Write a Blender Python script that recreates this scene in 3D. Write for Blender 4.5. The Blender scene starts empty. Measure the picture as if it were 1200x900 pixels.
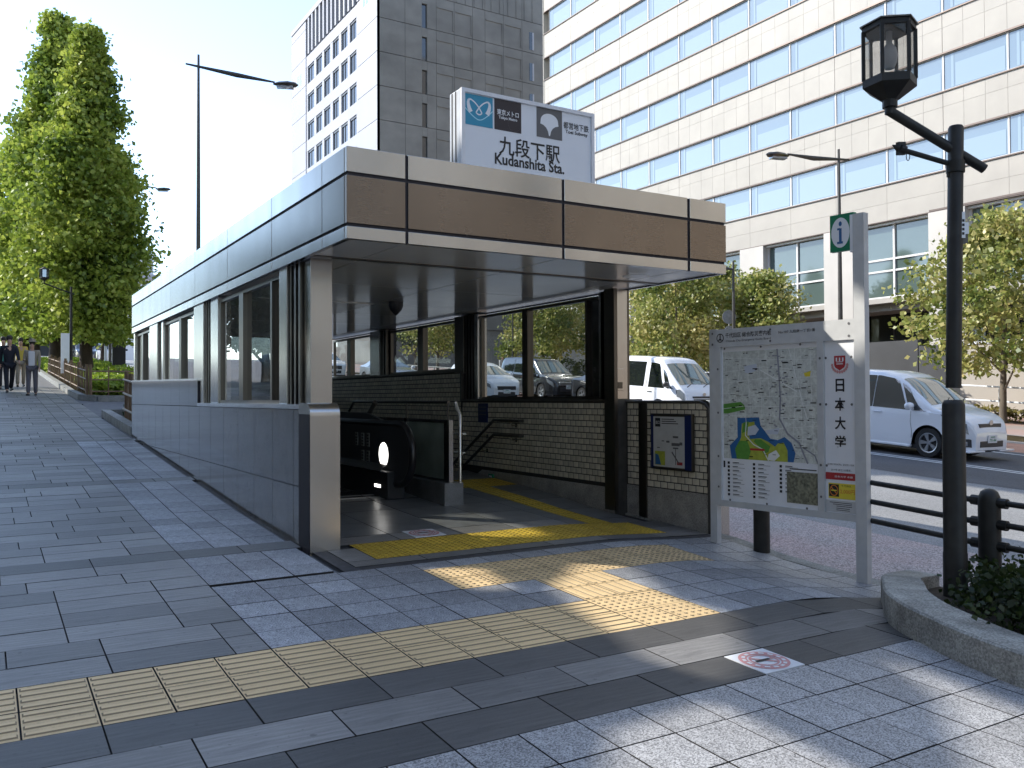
import bpy, bmesh, math, random
import numpy as np
from math import sin, cos, tan, pi, radians, sqrt, atan2, hypot
from mathutils import Vector, Matrix, Euler
from mathutils.geometry import tessellate_polygon
random.seed(7); RNG = np.random.default_rng(7)
S = bpy.context.scene
# ---------------------------------------------------------------- camera
def make_camera():
    pt, ya, ro = radians(.8787), radians(31.3055), radians(-.2772)
    F0 = Vector((sin(ya), cos(ya), 0)); R0 = Vector((cos(ya), -sin(ya), 0)); Z = Vector((0, 0, 1))
    F = F0*cos(pt)+Z*sin(pt); U0 = Z*cos(pt)-F0*sin(pt)
    R = R0*cos(ro)+U0*sin(ro); U = U0*cos(ro)-R0*sin(ro)
    cd = bpy.data.cameras.new('camera'); co = bpy.data.objects.new('camera', cd)
    S.collection.objects.link(co)
    cd.sensor_width = 36; cd.lens = 1020.4/1200*36; cd.clip_start = .05; cd.clip_end = 2000
    M = Matrix((R, U, -F)).transposed().to_4x4(); M.translation = (0, 0, 1.55)
    co.matrix_world = M; S.camera = co
make_camera()
# ---------------------------------------------------------------- light
SUN_EL = radians(35.0)
SUN_H = Vector((-.73, .684, 0)).normalized()            # horizontal direction towards the sun
SUN = (SUN_H*cos(SUN_EL)+Vector((0, 0, sin(SUN_EL)))).normalized()
w = bpy.data.worlds.new('World'); S.world = w; w.use_nodes = True
nt = w.node_tree; bg = nt.nodes['Background']
sky = nt.nodes.new('ShaderNodeTexSky'); sky.sky_type = 'NISHITA'; sky.sun_disc = False
sky.sun_elevation = SUN_EL; sky.sun_rotation = atan2(SUN_H.x, SUN_H.y)
sky.altitude = 20; sky.air_density = .85; sky.dust_density = .15; sky.ozone_density = 1.2
hs = nt.nodes.new('ShaderNodeHueSaturation'); hs.inputs['Saturation'].default_value = .88; nt.links.new(sky.outputs[0], hs.inputs['Color']); nt.links.new(hs.outputs[0], bg.inputs[0]); bg.inputs[1].default_value = .15
sl = bpy.data.lights.new('sun', 'SUN'); so = bpy.data.objects.new('sun', sl); S.collection.objects.link(so)
sl.energy = 2.3; sl.angle = radians(.35); sl.color = (1, .95, .87)
so.rotation_euler = SUN.to_track_quat('Z', 'Y').to_euler(); so.location = SUN*60
S.view_settings.view_transform = 'Standard'; S.view_settings.look = 'None'
S.view_settings.exposure = 1.6; S.view_settings.gamma = 1
# ---------------------------------------------------------------- materials
MATS = {}
def mat(name, col, rough=.6, metal=0., var=.0, scale=8., stretch=(1, 1, 1), bump=0., bscale=None, spec=.5,
        speck=0., sscale=300., col2=None, island=0., coat=0., emit=0., coords='Object', detail=4., spots=0., wear=0.):
    m = bpy.data.materials.new(name); m.use_nodes = True; n = m.node_tree.nodes; l = m.node_tree.links
    b = n['Principled BSDF']; b.inputs['Roughness'].default_value = rough; b.inputs['Metallic'].default_value = metal
    b.inputs['Specular IOR Level'].default_value = spec; b.inputs['Coat Weight'].default_value = coat
    c = (*col, 1)
    b.inputs['Base Color'].default_value = c
    src = None
    tc = n.new('ShaderNodeTexCoord'); mp = n.new('ShaderNodeMapping'); mp.inputs['Scale'].default_value = stretch
    if coords == 'World':
        ge = n.new('ShaderNodeNewGeometry'); l.new(ge.outputs['Position'], mp.inputs[0])
    else: l.new(tc.outputs[coords], mp.inputs[0])
    def mix(a, bcol, fac, mode='MIX'):
        x = n.new('ShaderNodeMix'); x.data_type = 'RGBA'; x.blend_type = mode
        if isinstance(fac, float): x.inputs[0].default_value = fac
        else: l.new(fac, x.inputs[0])
        for i, v in ((6, a), (7, bcol)):
            if isinstance(v, tuple): x.inputs[i].default_value = v
            else: l.new(v, x.inputs[i])
        return x.outputs[2]
    cur = c
    if var or col2:
        t = n.new('ShaderNodeTexNoise'); t.inputs['Scale'].default_value = scale; t.inputs['Detail'].default_value = detail
        l.new(mp.outputs[0], t.inputs['Vector'])
        r = n.new('ShaderNodeMapRange'); r.inputs[1].default_value = .3; r.inputs[2].default_value = .7
        l.new(t.outputs[0], r.inputs[0])
        c2 = (*col2, 1) if col2 else tuple(min(1, x*(1+var)) for x in col)+(1,)
        c1 = c if col2 else tuple(x*(1-var) for x in col)+(1,)
        cur = mix(c1, c2, r.outputs[0])
    if speck:
        t = n.new('ShaderNodeTexVoronoi'); t.inputs['Scale'].default_value = sscale
        l.new(mp.outputs[0], t.inputs['Vector']); sx_ = n.new('ShaderNodeSeparateColor'); l.new(t.outputs['Color'], sx_.inputs[0])
        r = n.new('ShaderNodeMapRange'); r.inputs[1].default_value = .1; r.inputs[2].default_value = .9
        r.inputs[3].default_value = 1-speck; r.inputs[4].default_value = 1+speck
        l.new(sx_.outputs[0], r.inputs[0])
        vm = n.new('ShaderNodeVectorMath'); vm.operation = 'SCALE'
        if isinstance(cur, tuple): vm.inputs[0].default_value = cur[:3]
        else: l.new(cur, vm.inputs[0])
        l.new(r.outputs[0], vm.inputs['Scale']); cur = vm.outputs[0]
    if spots or wear:
        gw_ = n.new('ShaderNodeNewGeometry')
        for sc_, lo, hi, amt in ((26., .70, .72, spots), (.8, .35, .7, wear)):
            if not amt: continue
            t = n.new('ShaderNodeTexNoise'); t.inputs['Scale'].default_value = sc_; t.inputs['Detail'].default_value = 2. if sc_ > 5 else 5.
            l.new(gw_.outputs['Position'], t.inputs['Vector'])
            r = n.new('ShaderNodeMapRange'); r.inputs[1].default_value = lo; r.inputs[2].default_value = hi
            r.inputs[3].default_value = 1.+(amt*.5 if sc_ < 5 else 0); r.inputs[4].default_value = 1-amt; l.new(t.outputs[0], r.inputs[0])
            vm = n.new('ShaderNodeVectorMath'); vm.operation = 'SCALE'
            if isinstance(cur, tuple): vm.inputs[0].default_value = cur[:3]
            else: l.new(cur, vm.inputs[0])
            l.new(r.outputs[0], vm.inputs['Scale']); cur = vm.outputs[0]
    if island:
        ge = n.new('ShaderNodeNewGeometry'); oi = n.new('ShaderNodeObjectInfo')
        ad = n.new('ShaderNodeMath'); ad.operation = 'ADD'; l.new(ge.outputs['Random Per Island'], ad.inputs[0]); l.new(oi.outputs['Random'], ad.inputs[1])
        fr = n.new('ShaderNodeMath'); fr.operation = 'FRACT'; l.new(ad.outputs[0], fr.inputs[0])
        r = n.new('ShaderNodeMapRange'); r.inputs[3].default_value = 1-island; r.inputs[4].default_value = 1+island
        l.new(fr.outputs[0], r.inputs[0])
        vm = n.new('ShaderNodeVectorMath'); vm.operation = 'SCALE'
        if isinstance(cur, tuple): vm.inputs[0].default_value = cur[:3]
        else: l.new(cur, vm.inputs[0])
        l.new(r.outputs[0], vm.inputs['Scale']); cur = vm.outputs[0]
    if not isinstance(cur, tuple): l.new(cur, b.inputs['Base Color'])
    if bump:
        t = n.new('ShaderNodeTexNoise'); t.inputs['Scale'].default_value = bscale or scale*4; t.inputs['Detail'].default_value = 3
        l.new(mp.outputs[0], t.inputs['Vector'])
        bp = n.new('ShaderNodeBump'); bp.inputs['Strength'].default_value = bump; bp.inputs['Distance'].default_value = .01
        l.new(t.outputs[0], bp.inputs['Height']); l.new(bp.outputs[0], b.inputs['Normal'])
    if emit:
        b.inputs['Emission Color'].default_value = c; b.inputs['Emission Strength'].default_value = emit
    MATS[name] = m; return m
def brushed(name, col, rough=.28, stretch=(60, 60, 1.2), amt=.03):
    m = mat(name, col, rough, 1., .10, 1.3, (1, 1, 1))
    n = m.node_tree.nodes; l = m.node_tree.links; b = n['Principled BSDF']
    ge = n.new('ShaderNodeNewGeometry'); mp = n.new('ShaderNodeMapping'); mp.inputs['Scale'].default_value = stretch
    l.new(ge.outputs['Position'], mp.inputs[0])
    t = n.new('ShaderNodeTexNoise'); t.inputs['Scale'].default_value = 3; t.inputs['Detail'].default_value = 3; l.new(mp.outputs[0], t.inputs['Vector'])
    m3 = n.new('ShaderNodeMapping'); m3.inputs['Scale'].default_value = (3, 3, .35); l.new(ge.outputs['Position'], m3.inputs[0])
    t3 = n.new('ShaderNodeTexNoise'); t3.inputs['Scale'].default_value = 1.4; t3.inputs['Detail'].default_value = 4; l.new(m3.outputs[0], t3.inputs['Vector'])
    r3 = n.new('ShaderNodeMapRange'); r3.inputs[1].default_value = .35; r3.inputs[2].default_value = .75; r3.inputs[3].default_value = 1.02; r3.inputs[4].default_value = .955; l.new(t3.outputs[0], r3.inputs[0])
    src = b.inputs['Base Color'].links[0].from_socket; vm = n.new('ShaderNodeVectorMath'); vm.operation = 'SCALE'; l.new(src, vm.inputs[0]); l.new(r3.outputs[0], vm.inputs['Scale']); l.new(vm.outputs[0], b.inputs['Base Color'])
    ad = n.new('ShaderNodeMath'); ad.operation = 'MULTIPLY_ADD'; ad.inputs[1].default_value = .6; l.new(t.outputs[0], ad.inputs[0]); l.new(t3.outputs[0], ad.inputs[2])
    r = n.new('ShaderNodeMapRange'); r.inputs[1].default_value = .4; r.inputs[2].default_value = 1.2; r.inputs[3].default_value = rough-.02; r.inputs[4].default_value = rough+amt
    l.new(ad.outputs[0], r.inputs[0]); l.new(r.outputs[0], b.inputs['Roughness'])
    t2 = n.new('ShaderNodeTexNoise'); t2.inputs['Scale'].default_value = .9; t2.inputs['Detail'].default_value = 2
    l.new(ge.outputs['Position'], t2.inputs['Vector'])
    bp = n.new('ShaderNodeBump'); bp.inputs['Strength'].default_value = .14; bp.inputs['Distance'].default_value = .014
    l.new(t2.outputs[0], bp.inputs['Height']); l.new(bp.outputs[0], b.inputs['Normal'])
    return m
def glass(name, tint=(.8, .85, .85), dens=.25, rough=.0, ior=1.5, refl=(1, 1, 1)):
    # thin pane: transparent (tinted) + fresnel mirror; lets light and shadow rays through
    m = bpy.data.materials.new(name); m.use_nodes = True; n = m.node_tree.nodes; l = m.node_tree.links
    n.remove(n['Principled BSDF']); o = n['Material Output']
    tr = n.new('ShaderNodeBsdfTransparent'); tr.inputs[0].default_value = (*[x*(1-dens) for x in tint], 1)
    gl = n.new('ShaderNodeBsdfGlossy'); gl.inputs['Roughness'].default_value = rough; gl.inputs[0].default_value = (*refl, 1)
    lw = n.new('ShaderNodeLayerWeight'); lw.inputs[0].default_value = .5; pw = n.new('ShaderNodeMath'); pw.operation = 'POWER'; pw.inputs[1].default_value = 4.; l.new(lw.outputs['Facing'], pw.inputs[0])
    f0 = 2*((ior-1)/(ior+1))**2; fr = n.new('ShaderNodeMath'); fr.operation = 'MULTIPLY_ADD'; fr.inputs[1].default_value = .9-f0; fr.inputs[2].default_value = f0; l.new(pw.outputs[0], fr.inputs[0])
    mx = n.new('ShaderNodeMixShader'); l.new(fr.outputs[0], mx.inputs[0]); l.new(tr.outputs[0], mx.inputs[1]); l.new(gl.outputs[0], mx.inputs[2])
    l.new(mx.outputs[0], o.inputs[0]); MATS[name] = m; return m
def leafmat(name, c1, c2, c3):
    m = bpy.data.materials.new(name); m.use_nodes = True; n = m.node_tree.nodes; l = m.node_tree.links
    n.remove(n['Principled BSDF']); o = n['Material Output']
    ge = n.new('ShaderNodeNewGeometry'); cr = n.new('ShaderNodeValToRGB')
    t = n.new('ShaderNodeTexNoise'); t.inputs['Scale'].default_value = .55; t.inputs['Detail'].default_value = 3; l.new(ge.outputs['Position'], t.inputs['Vector'])
    mm = n.new('ShaderNodeMath'); mm.operation = 'MULTIPLY_ADD'; mm.inputs[1].default_value = .45; l.new(ge.outputs['Random Per Island'], mm.inputs[0])
    m2 = n.new('ShaderNodeMath'); m2.operation = 'MULTIPLY_ADD'; m2.inputs[1].default_value = 1.5; m2.inputs[2].default_value = -.45
    l.new(t.outputs[0], m2.inputs[0]); l.new(m2.outputs[0], mm.inputs[2]); l.new(mm.outputs[0], cr.inputs[0])
    e = cr.color_ramp.elements; e[0].color = (*c1, 1); e[0].position = .15; e[1].color = (*c3, 1); e[1].position = .9
    x = e.new(.5); x.color = (*c2, 1)
    d = n.new('ShaderNodeBsdfDiffuse'); tl = n.new('ShaderNodeBsdfTranslucent'); mx = n.new('ShaderNodeMixShader'); mx.inputs[0].default_value = .38
    l.new(cr.outputs[0], d.inputs[0]); l.new(cr.outputs[0], tl.inputs[0]); l.new(d.outputs[0], mx.inputs[1]); l.new(tl.outputs[0], mx.inputs[2])
    g = n.new('ShaderNodeBsdfGlossy'); g.inputs['Roughness'].default_value = .45; m3 = n.new('ShaderNodeMixShader'); m3.inputs[0].default_value = .04
    l.new(mx.outputs[0], m3.inputs[1]); l.new(g.outputs[0], m3.inputs[2]); l.new(m3.outputs[0], o.inputs[0])
    MATS[name] = m; return m
SLX = (1.2, 14, 1)
mat('slab', (.205, .199, .192), .5, spots=.4, wear=.18, var=.28, scale=3, stretch=SLX, bump=.25, bscale=60, speck=.14, sscale=160, island=.3)
mat('slab_dark', (.095, .092, .088), .5, spots=.3, wear=.18, var=.28, scale=3, stretch=SLX, bump=.25, bscale=60, speck=.12, sscale=160, island=.22)
mat('granite_tile', (.29, .30, .32), .55, spots=.5, wear=.12, var=.12, scale=5, bump=.1, bscale=150, speck=.5, sscale=190, island=.26)
mat('granite_near', (.33, .33, .335), .55, spots=.5, wear=.12, var=.08, scale=5, bump=.1, bscale=150, speck=.55, sscale=180, island=.12)
mat('mortar', (.045, .045, .05), .9, var=.3, scale=20)
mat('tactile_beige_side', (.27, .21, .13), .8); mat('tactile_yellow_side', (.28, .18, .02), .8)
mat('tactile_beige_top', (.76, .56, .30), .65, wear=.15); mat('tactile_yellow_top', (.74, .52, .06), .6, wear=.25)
mat('tactile_beige', (.70, .51, .27), .65, spots=.35, wear=.15, var=.1, scale=6, bump=.2, bscale=150, speck=.08, sscale=200, island=.06)
mat('tactile_yellow', (.64, .43, .04), .6, spots=.4, wear=.3, var=.15, scale=6, bump=.15, bscale=150, island=.08)
mat('station_floor', (.17, .173, .173), .3, wear=.2, var=.25, scale=5, speck=.2, sscale=200, island=.12)
mat('drain', (.05, .05, .055), .6, var=.3, scale=20)
mat('ground_base', (.12, .122, .13), .8, var=.2, scale=6, speck=.2, sscale=80)
mat('granite_wall', (.165, .163, .157), .15, var=.10, scale=4, speck=.16, sscale=260, island=.05, spec=.6, coat=.3)
mat('granite_skirt', (.33, .32, .30), .3, var=.25, scale=5, speck=.3, sscale=150)
mat('black', (.012, .012, .014), .5)
mat('joint_black', (.012, .009, .015), .6)
mat('dark_metal', (.075, .07, .062), .42, .3, var=.2, scale=10)
mat('pole_paint', (.022, .022, .02), .5, .2, var=.3, scale=12, bump=.08, bscale=200)
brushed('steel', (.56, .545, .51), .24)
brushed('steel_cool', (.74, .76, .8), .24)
brushed('steel_side', (.46, .46, .45), .2)  # darker copy of steel; on the fascia sides it stands for dimmer reflections
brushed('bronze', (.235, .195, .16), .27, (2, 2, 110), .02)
brushed('bronze_side', (.19, .19, .178), .2)  # side copy of the bronze, darkened to stand for dimmer reflections
brushed('frame_metal', (.13, .12, .105), .32)
mat('ceiling', (.78, .78, .76), .14, .25, var=.06, scale=1.2, bump=.06, bscale=3)
mat('ceiling_dark', (.05, .05, .05), .5, .3)
mat('brick_glaze', (.62, .575, .47), .32, var=.14, scale=8, island=.14, bump=.08, bscale=60)
mat('grout', (.035, .033, .03), .9)
glass('clear_glass', (.86, .9, .88), .22)
glass('tinted_glass', (.62, .66, .68), .42, ior=1.7)
mat('green_glass', (.26, .31, .27), .2, var=.2, scale=3)
glass('lantern_glass', (.85, .85, .84), .12)
glass('gap_glass', (1, .99, .97), .05, ior=1.1)  # fills the gaps added in the unseen wall to pass sun patches
mat('asphalt', (.22, .22, .22), .8, scale=.5, speck=.3, sscale=90, col2=(.27, .27, .27), coords='World', bump=.3, bscale=90)
mat('asphalt_pink', (.36, .33, .315), .8, scale=.8, speck=.5, sscale=85, col2=(.42, .31, .29), coords='World', bump=.3, bscale=60)
mat('asphalt_lane', (.075, .077, .085), .75, var=.2, scale=.5, speck=.3, sscale=60, coords='World', bump=.3, bscale=90)
mat('asphalt_red', (.12, .07, .06), .8, var=.3, scale=.9, speck=.3, sscale=60, coords='World')
mat('far_paving', (.42, .25, .2), .8, var=.25, scale=.5, col2=(.3, .28, .26), coords='World')
mat('road_paint', (.68, .68, .66), .6, var=.15, scale=5)
mat('kerb_stone', (.24, .245, .23), .7, var=.25, scale=5, speck=.3, sscale=120, bump=.2, bscale=100)
mat('planter_stone', (.30, .30, .275), .75, var=.3, scale=6, speck=.3, sscale=110, bump=.25, bscale=90)
mat('soil', (.05, .038, .028), .95, var=.4, scale=12, bump=.8, bscale=30)
mat('white_paint', (.72, .73, .76), .35, var=.05, scale=10)
mat('panel_grey', (.55, .56, .56), .4, var=.06, scale=12)
mat('panel_white', (.80, .82, .85), .3, var=.03, scale=6)
mat('sign_white', (.76, .79, .84), .22, var=.02, scale=3)
mat('sign_side', (.5, .53, .57), .4, .3, var=.1, scale=6)
mat('ink', (.01, .01, .012), .5); mat('ink_grey', (.12, .12, .125), .5); mat('ink_black', (.02, .016, .026), .3)
mat('ink_blue', (.02, .28, .45), .3); mat('ink_lblue', (.38, .72, .82), .3); mat('ink_white', (.8, .82, .85), .4)
mat('ink_navy', (.008, .02, .1), .3); mat('ink_red', (.42, .03, .035), .4); mat('ink_pink', (.62, .3, .3), .4)
mat('ink_green', (.0, .2, .09), .35); mat('ink_yellow', (.75, .62, .05), .4); mat('ink_orange', (.65, .2, .03), .4)
mat('map_base', (.58, .61, .57), .35, var=.16, scale=14, speck=.1, sscale=60)
mat('map_street', (.78, .80, .78), .35); mat('map_rail', (.28, .29, .33), .35)
mat('map_green', (.11, .3, .05), .35, var=.1, scale=30); mat('map_lime', (.4, .45, .06), .35, var=.15, scale=30)
mat('map_water', (.03, .13, .33), .35); mat('map_pale', (.55, .6, .68), .35); mat('map_photo', (.2, .2, .14), .4, var=.6, scale=40)
mat('car_white', (.78, .80, .84), .22, coat=.7); mat('car_white2', (.74, .76, .78), .25, coat=.6)
mat('car_black', (.018, .019, .022), .16, coat=1., spec=.7); mat('car_blue', (.07, .1, .14), .18, .3, coat=.9)
mat('car_silver', (.42, .46, .5), .2, .5, coat=.8)
mat('car_glass', (.012, .015, .016), .03, spec=1.2, coat=.6)
mat('windscreen', (.09, .12, .11), .02, spec=1.6, coat=1.)
mat('rubber', (.014, .014, .015), .75, bump=.2, bscale=80); mat('rim', (.5, .51, .53), .3, .9)
mat('lamp_clear', (.26, .29, .32), .05, .4, coat=1.); mat('plastic_black', (.04, .041, .045), .35)
mat('joint_dirt', (.022, .021, .02), .9)
mat('shade_wall_stone', (.66, .62, .56), .7, var=.06, scale=.4, coords='World')  # added shade wall, kept pale to bounce light onto the pavement
mat('stone_cream', (.36, .33, .285), .6, var=.05, wear=.05, island=.025, scale=.6, coords='World'); mat('stone_line', (.36, .33, .3), .7)
mat('stone_pillar', (.46, .43, .385), .55, var=.06, scale=.8, coords='World')
mat('office_glass', (.15, .2, .235), .04, .0, spec=1.2, coat=.5); mat('office_glass2', (.22, .28, .31), .06, .0, spec=1.2, coat=.5)
mat('office_dark', (.03, .035, .03), .08, spec=1.); mat('office_green', (.08, .11, .10), .05, .0, spec=1.)
mat('blind', (.5, .6, .62), .5)
mat('mullion', (.62, .6, .57), .5, .0); mat('trim_brown', (.12, .09, .075), .4, .5)
mat('tower_light', (.30, .30, .325), .55, var=.05, scale=.2, coords='World'); mat('tower_dark', (.15, .143, .132), .75, wear=.12, var=.2, scale=.16, coords='World', stretch=(1, 1, 2.2))
mat('tower_glass', (.02, .024, .03), .08, spec=1.)
mat('rear_wall', (.31, .25, .195), .7, var=.3, scale=.08, coords='World')
mat('concrete', (.45, .42, .37), .7, var=.1, scale=.7, coords='World'); mat('pink_stone', (.42, .32, .27), .6, var=.05, scale=.6, coords='World')
mat('far_wall', (.5, .5, .52), .7, var=.1, scale=.2, coords='World'); mat('dark_wall', (.04, .042, .045), .5, var=.3, scale=.5, coords='World')
mat('bark', (.055, .04, .03), .9, var=.4, scale=6, stretch=(1, 1, .25), bump=.8, bscale=14)
mat('bark_pale', (.13, .11, .085), .9, var=.3, scale=6, stretch=(1, 1, .25), bump=.6, bscale=14)
mat('bamboo', (.2, .13, .075), .6, var=.35, scale=14, stretch=(1, 1, .3)); mat('rope', (.5, .46, .38), .8)
leafmat('leaf_ginkgo', (.08, .14, .015), (.27, .36, .05), (.48, .53, .1))
leafmat('leaf_maple', (.08, .13, .025), (.30, .33, .08), (.6, .52, .22))
leafmat('leaf_hedge', (.08, .14, .012), (.22, .32, .03), (.38, .46, .06))
leafmat('leaf_shrub', (.015, .03, .008), (.04, .065, .015), (.12, .13, .04))
leafmat('leaf_dark', (.02, .035, .012), (.05, .075, .022), (.12, .14, .05))
leafmat('leaf_dry', (.14, .12, .03), (.3, .26, .08), (.42, .36, .16))
mat('skin', (.45, .27, .19), .5); mat('hair', (.02, .015, .012), .6); mat('cloth_dark', (.012, .014, .022), .85)
mat('cloth_beige', (.28, .24, .18), .85, var=.1, scale=20); mat('cloth_white', (.62, .62, .63), .8); mat('cloth_grey', (.11, .105, .12), .85)
mat('cloth_yellow', (.5, .38, .06), .8); mat('cloth_teal', (.04, .18, .15), .8); mat('cloth_red', (.2, .02, .02), .8)
mat('lit_white', (1, .97, .92), .4, emit=1.3); mat('lit_red', (1, .03, .01), .4, emit=2.0)
mat('handrail_rubber', (.01, .01, .012), .35)
# ---------------------------------------------------------------- helpers
COL = S.collection; ORG = {}
def V(*a): return Vector(a)
def tagit(o, label=None, cat=None, group=None, kind=None):
    if label: o['label'] = label
    if cat: o['category'] = cat
    if group: o['group'] = group
    if kind: o['kind'] = kind
    return o
def thing(name, loc, label, cat, group=None, rz=0.):
    o = bpy.data.objects.new(name, None); COL.objects.link(o); o.location = loc; o.rotation_euler = (0, 0, rz)
    o.empty_display_size = .2; ORG[o.name] = Vector(loc) if rz == 0 else Vector(loc)
    return tagit(o, label, cat, group)
def local_thing(name, label, cat, group=None):      # parts are built about the origin, then the empty is placed
    o = bpy.data.objects.new(name, None); COL.objects.link(o); ORG[o.name] = V(0, 0, 0); return tagit(o, label, cat, group)
class MB:
    def __init__(s): s.v = []; s.f = []; s.m = []
    def add(s, vs, fs, mi=0):
        o = len(s.v); s.v += [tuple(v) for v in vs]; s.f += [tuple(i+o for i in f) for f in fs]; s.m += [mi]*len(fs); return s
    def box(s, x0, x1, y0, y1, z0, z1, mi=0, c=0.):
        if c <= 0:
            vs = [(x, y, z) for z in (z0, z1) for y in (y0, y1) for x in (x0, x1)]
            return s.add(vs, [(0, 2, 3, 1), (4, 5, 7, 6), (0, 1, 5, 4), (2, 6, 7, 3), (0, 4, 6, 2), (1, 3, 7, 5)], mi)
        b = bmesh.new(); bmesh.ops.create_cube(b, size=1)
        for v in b.verts: v.co = Vector(((x0+x1)/2+v.co.x*(x1-x0), (y0+y1)/2+v.co.y*(y1-y0), (z0+z1)/2+v.co.z*(z1-z0)))
        bmesh.ops.bevel(b, geom=b.edges[:], offset=c, segments=2, affect='EDGES', profile=.5)
        b.verts.index_update(); s.add([v.co for v in b.verts], [[v.index for v in f.verts] for f in b.faces], mi); b.free(); return s
    def obox(s, c, ax, ay, az, mi=0):   # oriented box, half-axis vectors
        c = Vector(c); vs = [c+ax*i+ay*j+az*k for k in (-1, 1) for j in (-1, 1) for i in (-1, 1)]
        return s.add(vs, [(0, 2, 3, 1), (4, 5, 7, 6), (0, 1, 5, 4), (2, 6, 7, 3), (0, 4, 6, 2), (1, 3, 7, 5)], mi)
    def tube(s, pts, r, n=10, mi=0, cap=True):
        pts = [Vector(p) for p in pts]; k = len(pts); rs = r if isinstance(r, (list, tuple)) else [r]*k; rings = []
        up = None
        for i, p in enumerate(pts):
            d = (pts[min(i+1, k-1)]-pts[max(i-1, 0)]).normalized()
            if up is None: up = V(0, 0, 1) if abs(d.z) < .9 else V(1, 0, 0)
            a = d.cross(up).normalized(); b = a.cross(d).normalized(); up = b
            rings.append([p+(a*cos(2*pi*j/n)+b*sin(2*pi*j/n))*rs[i] for j in range(n)])
        vs = [q for rg in rings for q in rg]; fs = []
        for i in range(k-1):
            for j in range(n):
                j2 = (j+1) % n; fs.append((i*n+j, i*n+j2, (i+1)*n+j2, (i+1)*n+j))
        if cap: fs.append(tuple(range(n))[::-1]); fs.append(tuple((k-1)*n+j for j in range(n)))
        return s.add(vs, fs, mi)
    def prism(s, poly, d, mi=0):     # planar polygon (3D points) swept by vector d
        d = Vector(d); n = len(poly); P = [Vector(p) for p in poly]
        tr = tessellate_polygon([P]); vs = P+[p+d for p in P]; fs = [tuple(t) for t in tr]+[tuple(i+n for i in t[::-1]) for t in tr]
        fs += [(i, (i+1) % n, (i+1) % n+n, i+n) for i in range(n)]
        return s.add(vs, fs, mi)
    def poly(s, pts, mi=0):
        P = [Vector(p) for p in pts]; return s.add(P, [tuple(t) for t in tessellate_polygon([P])], mi)
    def disc(s, c, ax, ay, n=24, mi=0, r0=0.):
        c = Vector(c); o = [c+ax*cos(2*pi*i/n)+ay*sin(2*pi*i/n) for i in range(n)]
        if r0 <= 0: return s.add(o, [tuple(range(n))], mi)
        q = [c+(p-c)*r0 for p in o]; return s.add(o+q, [(i, (i+1) % n, (i+1) % n+n, i+n) for i in range(n)], mi)
    def lathe(s, c, prof, n=20, mi=0, ax=None, caps=(1, 1)):   # prof [(r, h)] about vertical axis through c
        c = Vector(c); vs = []; fs = []; k = len(prof)
        ax = ax or (V(1, 0, 0), V(0, 1, 0), V(0, 0, 1))
        for r, h in prof: vs += [c+ax[0]*(r*cos(2*pi*j/n))+ax[1]*(r*sin(2*pi*j/n))+ax[2]*h for j in range(n)]
        for i in range(k-1):
            for j in range(n): j2 = (j+1) % n; fs.append((i*n+j, i*n+j2, (i+1)*n+j2, (i+1)*n+j))
        if caps[0]: fs.append(tuple(range(n))[::-1])
        if caps[1]: fs.append(tuple((k-1)*n+j for j in range(n)))
        return s.add(vs, fs, mi)
    def mesh(s, name, mats, smooth=False, origin=(0, 0, 0)):
        me = bpy.data.meshes.new(name); o = origin
        me.from_pydata([(v[0]-o[0], v[1]-o[1], v[2]-o[2]) for v in s.v], [], s.f)
        for m in (mats if isinstance(mats, (list, tuple)) else [mats]): me.materials.append(MATS[m])
        if any(s.m): me.polygons.foreach_set('material_index', s.m)
        if smooth: me.shade_smooth() if smooth is True else me.set_sharp_from_angle(angle=radians(smooth)) or me.polygons.foreach_set('use_smooth', [True]*len(me.polygons))
        me.update(); return me
    def build(s, name, mats, parent=None, smooth=False, origin=None):
        if parent is not None: o = ORG[parent.name]
        else: o = Vector(origin) if origin else V(0, 0, 0)
        if smooth is True: smooth = 40
        me = s.mesh(name, mats, smooth, o); ob = bpy.data.objects.new(name, me); COL.objects.link(ob)
        if parent is not None: ob.parent = parent
        else: ob.location = o
        ORG[ob.name] = o; return ob
def inst(name, me, loc, parent, rot=None):
    ob = bpy.data.objects.new(name, me); COL.objects.link(ob)
    if parent is not None: ob.parent = parent; ob.location = Vector(loc)-ORG[parent.name]
    else: ob.location = loc
    if rot is not None: ob.rotation_euler = rot
    ORG[ob.name] = Vector(loc); return ob
def copy_tree(o, parent=None):
    c = o.copy(); COL.objects.link(c); c.parent = parent
    for ch in list(o.children): copy_tree(ch, c)
    return c
TXT = {}
def text_geo(s, bold):
    if (s, bold) in TXT: return TXT[(s, bold)]
    cu = bpy.data.curves.new('t', 'FONT'); cu.body = s; cu.size = 1; cu.offset = bold; cu.resolution_u = 3; cu.fill_mode = 'FRONT'
    ob = bpy.data.objects.new('t', cu); COL.objects.link(ob); dg = bpy.context.evaluated_depsgraph_get()
    me = bpy.data.meshes.new_from_object(ob.evaluated_get(dg)); vs = [v.co.copy() for v in me.vertices]; fs = [tuple(p.vertices) for p in me.polygons]
    bpy.data.objects.remove(ob); bpy.data.curves.remove(cu); bpy.data.meshes.remove(me)
    if vs:
        x0 = min(v.x for v in vs); x1 = max(v.x for v in vs); y0 = min(v.y for v in vs); y1 = max(v.y for v in vs)
    else: x0 = y0 = 0; x1 = y1 = 1
    TXT[(s, bold)] = (vs, fs, x0, x1, y0, y1); return TXT[(s, bold)]
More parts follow.
